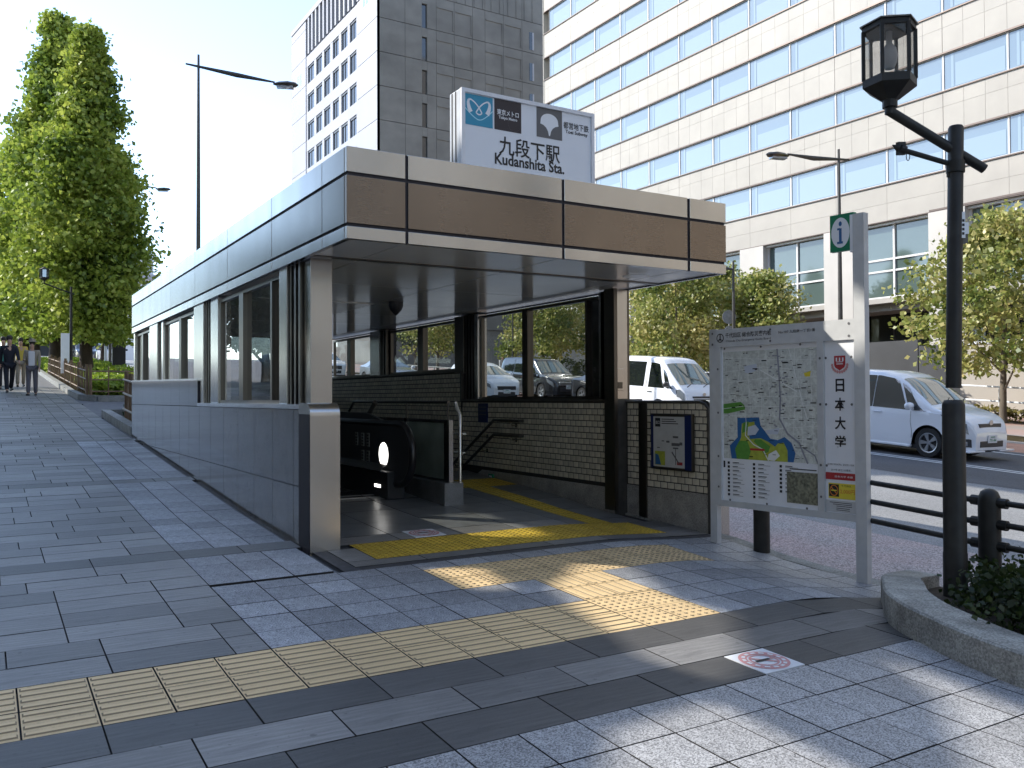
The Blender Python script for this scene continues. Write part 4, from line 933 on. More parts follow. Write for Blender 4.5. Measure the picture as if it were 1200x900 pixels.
# green information sign on the tall post
q = MB(); bbox(q, .055, .265, 2.72, 3.02, -.022, .022); gs = q.build('information_sign', 'ink_green', bd)
q = MB(); bbox(q, .05, .085, 2.70, 3.0, -.026, .026); q.build('bracket', 'panel_white', gs)
q = MB(); c_ = B(.17, 2.87, .0235); q.disc(c_, dirb*.082, UP*.122, 30, 0)
q.disc(c_+UP*.072+nrm*.001, dirb*.014, UP*.02, 14, 1)
for s0, s1, z0, z1 in ((-.012, .012, -.075, .035), (-.022, .03, -.09, -.072), (0, .028, .022, .038)): q.add([c_+dirb*s0+UP*z0+nrm*.001, c_+dirb*s1+UP*z0+nrm*.001, c_+dirb*s1+UP*z1+nrm*.001, c_+dirb*s0+UP*z1+nrm*.001], [(0, 1, 2, 3)], 1)
q.build('print', ['ink_white', 'map_water'], gs)
# ---------------------------------------------------------------- guard rail posts and rails
RH = (.80, .65, .50)
def bollard(x, y, label):
    b = thing('bollard', (x, y, gz(5.95, y)-.02), label, 'bollard', 'black guard rail bollards along the kerb')
    z = gz(5.95, y)-.02; q = MB(); q.lathe((x, y, z), [(.073, 0), (.073, .80), (.069, .835), (.055, .87), (.03, .888), (.0, .893)], 20); q.build('body', 'pole_paint', b, smooth=35)
    for h in RH:
        q = MB(); q.tube([(x, y-.125, z+h-.005), (x, y+.125, z+h+.005)], .036, 10); q.build('rail_socket', 'pole_paint', b, smooth=35)
    return b
BY = [(6.02, 5.57, 'black bollard standing under the street map board'), (6.0, 3.47, 'round-topped black bollard right of the lantern post'), (6.0, 1.4, 'black bollard out past the planter shrubs'), (6.0, -.7, 'black bollard behind the camera along the kerb')]
for x, y, l_ in BY: bollard(x, y, l_)
for (x0, y0, _), (x1, y1, _) in zip(BY, BY[1:]):
    r_ = tagit(local_thing('guard_rail', 'three black rails running %s' % {5.57: 'from under the map board to the round-topped bollard', 3.47: 'right from the round-topped bollard over the shrubs', 1.4: 'along the kerb beyond the right edge'}[y0], 'guard rail', 'black guard rails along the kerb'))
    for h in RH: q = MB(); q.tube([(x0, y0-.07, gz(5.95, y0)-.02+h), (x1, y1+.07, gz(5.95, y1)-.02+h)], .021, 10); q.build('rail', 'pole_paint', r_, smooth=35)
# ---------------------------------------------------------------- lantern post
lx, ly = 5.72, 3.55; zb = gz(lx, ly)
lp = thing('lantern_post', (lx, ly, zb), 'black street lamp with a hexagonal glass lantern, standing in the planter', 'street lamp')
q = MB(); q.lathe((lx, ly, zb), [(.078, 0), (.078, .42), (.075, .43), (.073, 1.44), (.06, 1.47), (.052, 1.475)], 20); q.build('base_column', 'pole_paint', lp, smooth=35)
RV = V(.8544, -.5197, 0)        # to the right in the picture, level
def LP(r, z, f=0.): return V(lx, ly, 0)+RV*(r+.022*max(0, z-1.5))+V(.5197, .8544, 0)*f+V(0, 0, z)
q = MB(); q.tube([LP(0, 1.6), LP(0, 3.40), LP(0, 3.415)], [.05, .05, .042], 20); q.build('upper_column', 'pole_paint', lp, smooth=35)
q = MB(); q.tube([LP(.20, 3.115), LP(-.46, 3.52)], .033, 12); q.tube([LP(-.46, 3.50), LP(-.46, 3.60)], .033, 12); q.build('arm', 'pole_paint', lp, smooth=35)
q = MB(); q.tube([LP(0, 3.14), LP(-.35, 3.245)], .018, 10); q.tube([LP(-.35, 3.245), LP(-.385, 3.26)], .032, 10); q.obox(LP(-.38, 3.26), RV*.025, V(0, .012, 0), V(0, 0, .045)); q.tube([LP(-.40, 3.265), LP(-.44, 3.285)], [.025, .003], 8); q.tube([LP(-.05, 3.15), LP(-.05, 3.06)], .012, 8)
q.tube([LP(-.33+.012*cos(a), 3.205+.03*sin(a)) for a in [pi*2*i/10 for i in range(11)]], .003, 5); q.build('flag_bracket', 'pole_paint', lp, smooth=35)
q = MB(); q.tube([LP(0, 3.09), LP(0, 3.17)], .06, 14); q.build('collar', 'pole_paint', lp, smooth=35)
lc = LP(-.46, 3.6); lc.z = -.115; hx = lambda r, z, t0=.35: [lc+V(r*cos(t0+pi/3*i), r*sin(t0+pi/3*i), z) for i in range(6)]
def hexa(q, r0, z0, r1, z1, r2=None):
    a, b = hx(r0, z0), hx(r1, z1); q.add(a+b, [(i, (i+1) % 6, (i+1) % 6+6, i+6) for i in range(6)]+[(5, 4, 3, 2, 1, 0), (6, 7, 8, 9, 10, 11)])
q = MB(); q.tube([lc+V(0, 0, 3.66), lc+V(0, 0, 3.73)], .05, 14); hexa(q, .06, 3.71, .18, 3.80); hexa(q, .18, 3.80, .18, 3.855); lh = q.build('lantern', 'pole_paint', lp)
q = MB()
for p0, p1 in zip(hx(.172, 3.855), hx(.172, 4.195)): q.tube([p0, p1], .0165, 4)
hexa(q, .18, 4.19, .18, 4.225); q.build('lantern_frame', 'pole_paint', lh)
q = MB(); hexa(q, .195, 4.225, .195, 4.235); hexa(q, .19, 4.235, .012, 4.305); q.build('lantern_roof', 'frame_metal', lh)
a, b = hx(.165, 3.855), hx(.165, 4.19)
for i in range(6): q = MB(); j = (i+1) % 6; q.add([a[i], a[j], b[j], b[i]], [(0, 1, 2, 3)]); q.build('lantern_pane', 'lantern_glass', lh)
q = MB(); q.lathe(lc+V(0, 0, 4.02), [(.0, -.1), (.03, -.09), (.05, -.04), (.055, 0), (.045, .05), (.02, .085), (.02, .17)], 16); q.build('bulb', 'panel_grey', lh, smooth=True)
q = MB(); q.obox(LP(.058, 2.70), RV*.022, V(.5197, .8544, 0)*.03, V(0, 0, .04)); q.build('sensor_box', 'panel_white', lp); q = MB(); q.obox(LP(.06, 2.63), RV*.018, V(.5197, .8544, 0)*.025, V(0, 0, .03)); q.build('sensor_base', 'dark_metal', lp)
q = MB(); q.obox(LP(.035, 2.72, -.041), RV*.014, V(.5197, .8544, 0)*.002, V(0, 0, .09)); st = q.build('sticker', 'panel_white', lp)
q = MB()
for k in range(4): q.obox(LP(.035, 2.66+.03*k, -.0435), RV*.008, V(.5197, .8544, 0)*.0006, V(0, 0, .009))
q.build('print', 'ink', st)['kind'] = 'stuff'
# ---------------------------------------------------------------- leaf clouds
def quads_mesh(name, m, C_, D1, D2):
    n = len(C_); vs = np.empty((n, 4, 3)); vs[:, 0] = C_-D1-D2; vs[:, 1] = C_+D1-D2*.6; vs[:, 2] = C_+D1+D2; vs[:, 3] = C_-D1*.6+D2
    me = bpy.data.meshes.new(name); me.vertices.add(4*n); me.vertices.foreach_set('co', vs.reshape(-1))
    me.loops.add(4*n); me.loops.foreach_set('vertex_index', np.arange(4*n)); me.polygons.add(n)
    me.polygons.foreach_set('loop_start', np.arange(n)*4); me.polygons.foreach_set('loop_total', np.full(n, 4)); me.update(calc_edges=True)
    me.materials.append(MATS[m]); return me
def leaves(name, m, centres, size, parent, flat=.0):
    n = len(centres); a = RNG.normal(size=(n, 3)); a[:, 2] *= (1-flat*.5); a /= np.linalg.norm(a, axis=1)[:, None]
    b = np.cross(a, RNG.normal(size=(n, 3))); b /= np.linalg.norm(b, axis=1)[:, None]
    s_ = size*RNG.uniform(.6, 1.25, (n, 1))
    o = ORG[parent.name] if parent is not None else V(0, 0, 0)
    me = quads_mesh(name, m, centres-np.array(o), a*s_*.5, b*s_*.42)
    ob = bpy.data.objects.new(name, me); COL.objects.link(ob); ob.parent = parent; ORG[ob.name] = o; return ob
def trunk(parent, x, y, z, h, r, limbs=9, m='bark', spread=2., top=.75, lean=(0, 0)):
    q = MB(); k = 9; pts = [V(x+lean[0]*t+.07*sin(t*3+x), y+lean[1]*t+.05*cos(t*4), z-.3+(h*top+.3)*t) for t in [i/k for i in range(k+1)]]
    q.tube(pts, [r*(1.35 if i == 0 else 1-.85*i/k) for i in range(k+1)], 10)
    for i in range(limbs):
        t = .28+.62*i/limbs; p = pts[int(t*k)]; a = i*2.4+x; L_ = spread*(1.1-.5*t); c_ = V(cos(a), sin(a), 0)
        q.tube([p, p+c_*L_*.35+V(0, 0, L_*.35), p+c_*L_*.75+V(0, 0, L_*.95)], [r*.42*(1.1-t), r*.27*(1.1-t), .015], 6)
    return q.build('trunk', m, parent, smooth=True)
def crown_pts(n_tips, per, fn, cl):   # fn(u in 0..1 height) -> radius ; tips near the surface, clustered leaves
    tips = []
    while len(tips) < n_tips:
        h = RNG.random(); r = fn(h); rr = r*(RNG.random()**.45); a = RNG.uniform(0, 2*pi); tips.append((rr*cos(a), rr*sin(a), h))
    return np.array(tips)
def tree(x, y, h, rad, label, group=None, kind='ginkgo', n=230, per=95, leaf=.22, base=.16, m='leaf_ginkgo', tr=.24, seed=0, zb=None, name='tree', cat='tree', cl=.5, bark='bark'):
    z = gz(x, y) if zb is None else zb
    t = thing(name, (x, y, z), label, cat, group)
    if kind == 'ginkgo':
        f = lambda u: rad*(.62+1.3*u if u < .28 else max(.03, 1-((u-.28)/.73)**1.3))
    else: f = lambda u: rad*max(.1, (1-(2*u-.85)**2*.8 if u > .3 else .75+u*.6))**.6
    tips = crown_pts(n, per, f, cl); H0 = h*base; HH = h-H0
    lump = np.array([[RNG.normal()*rad*.0, 0, 0]])
    P_ = np.column_stack([tips[:, 0]+x, tips[:, 1]+y, z+H0+tips[:, 2]*HH])
    off = RNG.normal(size=(n, per, 3))*np.array([cl, cl, cl*.62])*(1-.5*np.clip(tips[:, 2], 0, 1) if kind == 'ginkgo' else np.ones(n))[:, None, None]; pts = (P_[:, None, :]+off).reshape(-1, 3)
    keep = pts[:, 2] > z+H0*.8; pts = pts[keep]
    trunk(t, x, y, z, h, tr, 10, bark, rad*.9, .8)
    leaves('crown', m, pts, leaf, t); return t
GT = 'ginkgo trees in the planting bed beside the pavement'
tree(3.55, 38.2, 14.0, 2.2, 'nearer tall columnar ginkgo with yellow-green leaves, right of the pair', GT, n=330, per=150, leaf=.155, cl=.46, base=.13, tr=.27)
tree(2.85, 45.0, 16.4, 2.45, 'taller columnar ginkgo behind and left of the nearer one', GT, n=330, per=140, leaf=.18, cl=.52, base=.12, tr=.28)
tree(1.9, 54, 12.5, 3.2, 'lower ginkgo at the left edge, lit yellow-green', GT, n=240, per=120, leaf=.21, cl=.6, base=.14)
tree(3.0, 64, 11, 3.2, 'farther ginkgo behind the pair over the path', GT, n=200, per=80, leaf=.28, cl=.65, base=.14)
for ty, th, tl in ((24, 5.2, 'nearest of the street trees by the added office block, outside the picture'), (29, 5.4, 'second street tree by the added office block, outside the picture'), (34, 5.6, 'third street tree by the added office block, outside the picture'), (39.5, 5.5, 'street tree at the far corner of the added office block, outside the picture')): tree(-6.3, ty, th, 2.3, tl, 'street trees outside the picture', kind='round', n=110, per=60, leaf=.26, cl=.5, base=.3, m='leaf_dark')
tree(7.5, 70, 8.5, 2.4, 'small bright green tree beyond the far end of the canopy', None, kind='round', n=120, per=80, leaf=.24, cl=.5, base=.2, m='leaf_hedge')
# trees on the far pavement
MT = 'maple trees along the far pavement'
for x, y, h, r, l_, sd in ((26.4, 29.3, 6.2, 2.1, 'round yellow-green maple behind the white van, right of the entrance pillar', 1), (29.0, 26.6, 5.5, 2.0, 'maple with pinkish leaf tips above the map board, left part', 2), (29.6, 29.8, 6.0, 1.7, 'taller thin maple behind the one above the map board', 3),
        (29.2, 16.3, 6.9, 3.0, 'large maple with tan seed clusters right of the lantern post', 4), (27.0, 41, 7.0, 2.6, 'maple seen through the middle pane of the entrance', 5), (25.8, 52, 6.8, 2.5, 'maple seen through the left panes of the entrance', 6), (28, 60, 8.5, 3.2, 'dark maple far along the road behind the cars', 7), (29.6, 11.2, 6.8, 2.6, 'maple at the right edge beyond the white minivan', 8), (30.5, 35.0, 7, 2.3, 'dense maple behind the black minivan', 9), (31, 46, 8.5, 3, 'dense maple behind the silver car', 10)):
    tree(x, y, h, r, l_, MT, kind='round', n=int(52*r), per=80, leaf=.145, cl=.34, base=.27, m='leaf_maple' if sd not in (7, ) else 'leaf_dark', tr=.13, zb=farz(x, y), bark='bark_pale')
# ---------------------------------------------------------------- shrubs in the planter
ins = INS[6:]
sh_spots = [(5.95, 3.25), (5.6, 3.0), (5.25, 2.75), (5.75, 2.55), (4.95, 2.45), (5.35, 2.2), (5.85, 1.9), (4.85, 1.95), (5.4, 1.5), (4.9, 1.2), (5.9, 1.2), (5.3, .6)]
for i, (x, y) in enumerate(sh_spots):
    s_ = thing('shrub', (x, y, gz(x, y)+.1), 'dark green low shrub in the stone planter, %s' % ['by the foot of the bollard', 'right of the lantern post', 'nearest the planter nose', 'behind against the rail', 'by the inner kerb edge', 'in the middle of the bed', 'at the back by the road', 'low by the stone edge', 'towards the right frame edge', 'past the right frame edge by the stone', 'past the right frame edge by the road', 'farthest along the bed'][i], 'shrub', 'shrubs in the stone planter')
    n = 26; tips = RNG.normal(size=(n, 3))*np.array([.15, .15, .05])+np.array([x, y, gz(x, y)+.27]); pts = (tips[:, None, :]+RNG.normal(size=(n, 42, 3))*.055).reshape(-1, 3)
    leaves('foliage', 'leaf_shrub', pts, .035, s_)
    q = MB()
    for k in range(7): a = k*.9+x; q.tube([(x, y, gz(x, y)+.08), (x+.1*cos(a), y+.1*sin(a), gz(x, y)+.2), (x+.2*cos(a), y+.2*sin(a), gz(x, y)+.33)], [.008, .005, .002], 5)
    q.build('stems', 'bark', s_)['kind'] = 'stuff'
# ---------------------------------------------------------------- hedges beside the pavement
def hedge(x0, x1, y0, y1, h, label, m='leaf_hedge', fn=gz, leaf=.1, dens=220, cat='hedge', parent=None):
    n = int(min(26000, dens*(x1-x0)*(y1-y0)))
    X = RNG.uniform(x0, x1, n); Y = RNG.uniform(y0, y1, n); t = RNG.random(n)**.5
    Z_h = h*(.85+.15*np.sin(X*3.1)*np.cos(Y*2.3)); Zb = np.array([fn(a, b) for a, b in zip(X, Y)])
    root = thing('hedge', ((x0+x1)/2, (y0+y1)/2, fn((x0+x1)/2, (y0+y1)/2)), label, cat)
    pts = np.column_stack([X, Y, Zb+Z_h*t]); ob = leaves('foliage', m, pts, leaf, root)
    q = MB(); nx = max(2, int((x1-x0)/1.5)); ny = max(2, int((y1-y0)/1.5))
    sheet(q, x0+.12, x1-.12, y0+.12, y1-.12, fn, 1.5, 1.5, h*.62); sheet(q, x0, x1, y0, y1, fn, 1.5, 1.5, .01); q.build('core', 'soil', root); return root
hedge(2.6, 5.6, 27.4, 36.0, .55, 'bright green clipped ground cover behind the bamboo fence', dens=800, leaf=.11)
hedge(2.6, 5.6, 36.0, 60, .6, 'farther green ground cover under the ginkgo trees', dens=170, leaf=.16)
hedge(2.7, 5.5, 17.3, 21.2, .35, 'dark ground cover just past the granite wall end', 'leaf_dark', dens=400)
# bed kerbs
def bedkerb(pts, label):
    t = thing('bed_kerb', (pts[0][0], pts[0][1], gz(*pts[0])), label, 'kerb')
    for (xa, ya), (xb, yb) in zip(pts, pts[1:]):
        L_ = hypot(xb-xa, yb-ya); n = max(1, int(L_/1.0)); d = V(xb-xa, yb-ya, 0)/L_
        for i in range(n):
            a = V(xa, ya, 0)+d*(L_*i/n+.01); b = V(xa, ya, 0)+d*(L_*(i+1)/n-.01); nn = V(-d.y, d.x, 0)*.09; q = MB()
            za, zb = gz(a.x, a.y), gz(b.x, b.y)
            q.add([a-nn+V(0, 0, za-.1), b-nn+V(0, 0, zb-.1), b+nn+V(0, 0, zb-.1), a+nn+V(0, 0, za-.1), a-nn+V(0, 0, za+.14), b-nn+V(0, 0, zb+.14), b+nn+V(0, 0, zb+.14), a+nn+V(0, 0, za+.14)], [(0, 3, 2, 1), (4, 5, 6, 7), (0, 1, 5, 4), (2, 3, 7, 6), (0, 4, 7, 3), (1, 2, 6, 5)]); q.build('kerb_stone', 'kerb_stone', t)
bedkerb([(2.38, 17.0), (2.36, 21.4), (5.8, 21.6)], 'low granite kerb round the small bed past the granite wall')
bedkerb([(5.9, 26.8), (2.75, 26.85), (2.40, 27.4), (2.33, 30), (2.42, 60)], 'low granite kerb round the long bed with the ginkgo trees')
# bamboo fences
def bfence(pts, h, step, label, rails=(.25, .6, .85)):
    t = thing('bamboo_fence', (pts[0][0], pts[0][1], gz(*pts[0])), label, 'fence')
    for (xa, ya), (xb, yb) in zip(pts, pts[1:]):
        L_ = hypot(xb-xa, yb-ya); n = int(L_/step)
        for r in rails:
            q = MB(); q.tube([(xa, ya, gz(xa, ya)+h*r), (xb, yb, gz(xb, yb)+h*r)], .022, 6); q.build('rail', 'bamboo', t)
        for i in range(n+1):
            x = xa+(xb-xa)*i/n; y = ya+(yb-ya)*i/n; z = gz(x, y); big = i % 6 == 0
            q = MB(); q.tube([(x, y, z), (x+rnd.uniform(-.01, .01), y, z+h*(1.05 if big else rnd.uniform(.92, 1.0)))], .045 if big else .018, 6); q.build('post' if big else 'cane', 'bamboo', t)
    return t
bfence([(2.52, 27.2), (2.52, 44)], .95, .42, 'brown bamboo fence running along the pavement beside the ground cover')
bfence([(2.6, 27.1), (5.8, 27.0)], .95, .42, 'brown bamboo fence crossing the near end of the ground cover')
f2 = bfence([(2.52, 17.1), (2.52, 19.4)], 1.0, .09, 'dense bamboo fence tied with pale rope, beside the granite wall end', ())
for k, h in enumerate((.3, .62, .9)):
    q = MB()
    q.tube([(2.47, 17.1, gz(2.5, 17.1)+h), (2.47, 19.4, gz(2.5, 19.4)+h)], .022, 6); q.build('rope_rail', 'rope', f2)
# ---------------------------------------------------------------- cream office building, far side of the road
XB = 40.0; bz = farz(40, 40)
ob_ = thing('office_building', (XB, 20, farz(40, 20)), 'large cream stone office building with long bands of blue windows across the road', 'building')
yA, yB, ZTOP = -60.0, 60.4, 49.0
q = MB(); q.box(XB+.6, XB+26, yA, yB-.3, 6.0, ZTOP); q.box(XB+5.5, XB+26, yA, yB-.3, -2, 6.0); q.build('body', 'stone_cream', ob_)
SILL = [16.4+3.87*k-3.87*1 for k in range(10)]     # window sills, storey by storey
PW = 3.14; y0s = [25.16+PW*k for k in range(-27, 12)]
mesh_sp = {}
def shared(key, fn, m):
    if key not in mesh_sp: t_ = MB(); fn(t_); mesh_sp[key] = t_.mesh(key[0], m)
    return mesh_sp[key]
WH = 1.82
# what the camera can see of a storey
def vis(y, z): return -6 < y < yB
win_n = 0
for si, zs in enumerate(SILL):
    zlo = zs+WH; zhi = SILL[si+1] if si+1 < len(SILL) else ZTOP
    # spandrel cladding above this window band, in panels
    k = 0
    for yy in y0s:
        if yy < -8: continue
        a, b = yy, min(yy+PW, yB)
        if b-a < .3: continue
        for i in range(3):
            c_, d = a+(b-a)*i/3, a+(b-a)*(i+1)/3
            for zz0, zz1 in ((zlo, zlo+(zhi-zlo)*.62), (zlo+(zhi-zlo)*.62, zhi)):
                g0 = .02 if (i == 0 and int(round((yy-25.16)/PW)) % 2 == 0) else .006
                sx, sz = d-c_, zz1-zz0; key = ('cladding_panel', round(sx, 2), round(sz, 2), g0)
                me = shared(key, lambda t_: t_.box(0, .6, -(sx)/2+g0, sx/2-.006, -sz/2+.005, sz/2-.005), 'stone_cream')
                inst('cladding_panel', me, (XB, (c_+d)/2, (zz0+zz1)/2), ob_)
    q = MB(); q.box(XB-.05, XB+.2, -8, yB, zlo-.03, zlo+.05); q.box(XB-.07, XB+.3, -8, yB, zs-.07, zs-.01); q.build('band_trim', 'trim_brown', ob_)
    for yy in y0s:
        if yy < -8 or yy > yB-.8: continue
        b = min(yy+PW, yB-.05); sx = b-yy
        key = ('window_frame', round(sx, 2)); me = shared(key, lambda t_: (t_.box(.075, .25, -sx/2, -sx/2+.07, 0, WH), t_.box(.08, .25, sx/2-.012, sx/2, 0, WH), t_.box(.04, .25, -sx/2+.07, sx/2-.012, 0, .04), t_.box(.04, .25, -sx/2+.07, sx/2-.012, WH-.05, WH)), 'mullion')
        wo = inst('window', me, (XB, yy+sx/2, zs), ob_)
        key = ('pane', round(sx, 2)); me = shared(key, lambda t_: (t_.box(.12, .14, -sx/2+.07, sx/2-.02, .04, WH-.06)), 'office_glass'); inst('pane', me, (XB, yy+sx/2, zs), wo)
        # lowered blind / pale interior reflections, a strip inside each bay
        hgt = rnd.choice((.0, .0, .35, .5, .25)); off_ = sx*.18
        key = ('blind', round(sx, 2), hgt); me = shared(key, lambda t_: (t_.box(.108, .12, -sx/2+.16, sx/2-.02-off_, .10, WH-.34-hgt), t_.box(.108, .12, sx/2-off_+.06, sx/2-off_+.2, .1, WH-.1)), 'office_glass2'); inst('inner_blind', me, (XB, yy+sx/2, zs), wo)
zl = SILL[0]
# plain wall down to the tall windows, pillars, tall windows
WB, WT = 6.65, 10.55
bays = [(25.95+6.26*k, 30.32+6.26*k) for k in range(-6, 6)]
prev = -14
for a, b in bays:
    if a > yB: break
    q = MB(); q.box(XB-.12, XB+.55, prev+.01, a-.01, -1.0, WT); q.build('pillar', 'stone_pillar', ob_)
    q = MB(); q.box(XB+.38, XB+.44, a, min(b, yB), WB, WT-.12); w_ = q.build('window', 'office_green', ob_)
    q = MB()
    for yy in (a+.03, (a+b)/2, b-.03): q.box(XB+.28, XB+.46, yy-.05, yy+.05, WB, WT)
    for zz in (WB+.02, 8.05, 8.66): q.box(XB+.30, XB+.44, a, b, zz-.05, zz+.05)
    q.box(XB+.1, XB+.5, a, b, WT-.12, WT); q.build('frame', 'mullion', w_)
    q = MB(); q.box(XB-.02, XB+.5, a, b, 6.35, WB-.04); q.build('sill', 'stone_cream', w_)
    q = MB(); q.box(XB+2.6, XB+2.8, a-1, b+1, 0, 6.35); q.build('shopfront', 'office_dark', ob_)
    for yy in (a+.6, (a+b)/2, b-.6): q = MB(); q.box(XB+2.5, XB+2.6, yy-.05, yy+.05, 0, 6.35); q.build('mullion', 'dark_metal', ob_)
    prev = b
q = MB(); q.box(XB-.12, XB+.55, prev+.01, yB, -1, WT); q.build('pillar', 'stone_pillar', ob_)
for yy in y0s:
    if yy < -8 or yy > yB-.5: continue
    for zz0, zz1 in ((WT+.05, 11.5), (11.51, zl-.08)):
        q = MB(); q.box(XB, XB+.6, yy+.006, min(yy+PW, yB)-.006, zz0, zz1); q.build('cladding_panel', 'stone_cream', ob_)
q = MB(); q.box(XB-.1, XB+.5, -8, yB, WT-.0, WT+.05); q.box(XB-.12, XB+.5, -8, 25.9, WT+.05, WT+.14); q.build('band_trim', 'trim_brown', ob_)
q = MB(); q.box(XB-.05, XB+.6, yB-.02, yB+.05, 6, ZTOP); q.build('corner', 'stone_cream', ob_)
# ---------------------------------------------------------------- grey tower behind
XG, YG, TR = 35.12, 84.6, 50.4
gt = thing('concrete_tower', (XG, YG, 5.0), 'tall tower with a pale window face and a dark stained concrete side, behind the canopy', 'building')
q = MB(); q.box(XG+.3, XG+20.9, YG+.3, YG+29.4, 2, TR-.1); q.build('body', 'tower_dark', gt)
FLZ = [41.5+3.6*k for k in range(-9, 6)]
# pale face: panels between window columns
cols = [(90.7, 92.75), (93.45, 95.5), (96.3, 98.35), (99.2, 101.4), (102.1, 104.3), (105.1, 107.6)]
for z in FLZ:
    zt = min(z+3.6, 49.82)
    if zt-z < .1: continue
    if z < 45:
        q = MB(); q.box(XG, XG+.3, YG-.0, 90.2, z+.03, zt-.03); q.build('wall_panel', 'tower_light', gt)
        q = MB(); q.box(XG, XG+.3, 108.1, 114.0, z+.03, zt-.03); q.build('wall_panel', 'tower_light', gt)
        q = MB(); q.box(XG+.08, XG+.3, 90.2, 108.1, z-1.35+3.6, z+3.6); q.box(XG+.0, XG+.3, 90.2, 108.1, z+3.55-.08, z+3.6) if 0 else None
        q.build('spandrel', 'tower_light', gt)
        for a, b in zip([90.2]+[c_[1] for c_ in cols], [c_[0] for c_ in cols]+[108.1]):
            q = MB(); q.box(XG+.1, XG+.3, a, b, z, z+2.25); q.build('pier', 'tower_light', gt)
        for a, b in cols:
            q = MB(); q.box(XG+.26, XG+.29, a, b, z, z+2.25); w_ = q.build('window', 'tower_glass', gt)
            q = MB(); q.box(XG+.16, XG+.27, a, b, z+2.0, z+2.25); q.box(XG+.16, XG+.27, a, a+.12, z, z+2.0); q.box(XG+.2, XG+.27, a+(b-a)*.55, a+(b-a)*.6, z, z+2); q.build('frame', 'frame_metal', w_)
    else:
        for a_, b_ in ((YG, 88.4), (108.1, 114)): q = MB(); q.box(XG, XG+.3, a_, b_, z+.03, zt-.03); q.build('wall_panel', 'tower_light', gt)
for k in range(14):
    a = 88.4+19.7*k/14; q = MB(); q.box(XG-.05, XG+.3, a, a+.45, 45.2, 49.8); q.build('fin', 'tower_light', gt)
    q = MB(); q.box(XG+.24, XG+.29, a+.45, a+1.41, 45.2, 49.8); q.build('tall_window', 'tower_glass', gt)
q = MB(); q.box(XG-.1, XG+.3, YG, 114, 49.8, TR); q.build('parapet', 'tower_light', gt)
for y, z in ((86.8, 43.7), (109.8, 41.9), (86.8, 47.2)):
    q = MB(); q.box(XG-.03, XG+.02, y, y+1.9, z, z+1.9); w_ = q.build('window', 'white_paint', gt); q = MB(); q.box(XG-.05, XG-.03, y+.15, y+.85, z+.15, z+1.75); q.box(XG-.05, XG-.03, y+1.05, y+1.75, z+.15, z+1.75); q.build('pane', 'office_glass2', w_)
# dark side: stained concrete panels with raised frames and slit windows
xd = [0, 3.2, 5.2, 5.8, 6.9, 9.1, 11.4, 13, 15.4, 17.9, 20.9]
for z in FLZ:
    if z > TR-.2: continue
    for a, b in zip(xd, xd[1:]):
        if abs(a-5.2) < .01: continue
        q = MB(); q.box(XG+a+.018, XG+b-.018, YG, YG+.3, z+.03, min(z+3.57, TR)); q.build('concrete_panel', 'tower_dark', gt)
    if z < 45:
        q = MB(); q.box(XG+5.2, XG+5.8, YG+.0, YG+.3, z+2.6, z+3.56); q.build('concrete_panel', 'tower_dark', gt)
        q = MB(); q.box(XG+5.2, XG+5.8, YG+.22, YG+.28, z+.04, z+2.6); q.build('slit_window', 'tower_glass', gt)
        q = MB(); q.box(XG+18.9, XG+19.5, YG-.03, YG-.0, z+.35, z+2.4); w_ = q.build('slit_window', 'tower_glass', gt); q = MB(); q.box(XG+19.3, XG+19.5, YG-.06, YG-.03, z+.35, z+2.4); q.build('frame', 'tower_light', w_)
        for a, b in ((7.0, 9.0), (9.3, 11.3), (13.1, 15.3), (15.7, 17.8)):
            q = MB(); q.box(XG+a, XG+b, YG-.09, YG, z+2.5, z+2.62); q.box(XG+b-.1, XG+b, YG-.09, YG, z+.3, z+2.5); q.build('raised_frame', 'tower_dark', gt)
    else:
        for k in range(14): q = MB(); q.box(XG+5+1.1*k, XG+5.08+1.1*k, YG-.08, YG, z, z+3.6); q.build('rib', 'tower_dark', gt)
# ---------------------------------------------------------------- low things beyond the far pavement
def simple(name, label, cat, boxes, m, origin, group=None):
    t = thing(name, origin, label, cat, group)
    for nm, mm, bl in boxes:
        q = MB(); [q.box(*b_) for b_ in bl]; q.build(nm, mm, t)
    return t
z = farz(36, 17)
simple('garden_wall', 'long pale concrete wall behind the white minivan at the right edge', 'wall', [('wall_block', 'concrete', [(31.5, 31.9, 2+2.9*k, 4.88+2.9*k, z-1, z+1.55)]) for k in range(4)]+[('coping', 'stone_cream', [(31.4, 32, 2, 13.6, z+1.55, z+1.65)])], None, (31.7, 10, z))
simple('annex', 'low building with a pinkish stone fascia above pale shutters at the right', 'building', [('fascia', 'pink_stone', [(33.0, 39, 2, 11.0, z+2.75, z+4.3), (33.0, 39, 11.02, 17.3, z+2.75, z+4.3)]), ('wall', 'concrete', [(33.6, 39, 2, 13.4, z-1, z+2.75)]), ('shutter', 'blind', [(33.5, 33.6, 8.4, 12.6, z+.8, z+2.6)]), ('shutter', 'blind', [(33.5, 33.6, 3.8, 8.2, z+.8, z+2.6)]), ('recess', 'dark_wall', [(34.6, 39, 13.4, 17.3, z-1, z+2.75)]), ('pillar', 'stone_cream', [(33.4, 33.9, 13.3, 13.9, z-1, z+2.75)])], None, (36, 10, z))
z = farz(32, 20); simple('white_wall', 'short white wall standing between trees behind the white minivan roof', 'wall', [('wall', 'stone_cream', [(34.0, 34.4, 17.4, 20.8, z-1, z+2.75)]), ('coping', 'panel_white', [(33.95, 34.45, 17.35, 20.85, z+2.75, z+2.85)])], None, (34.2, 19, z))
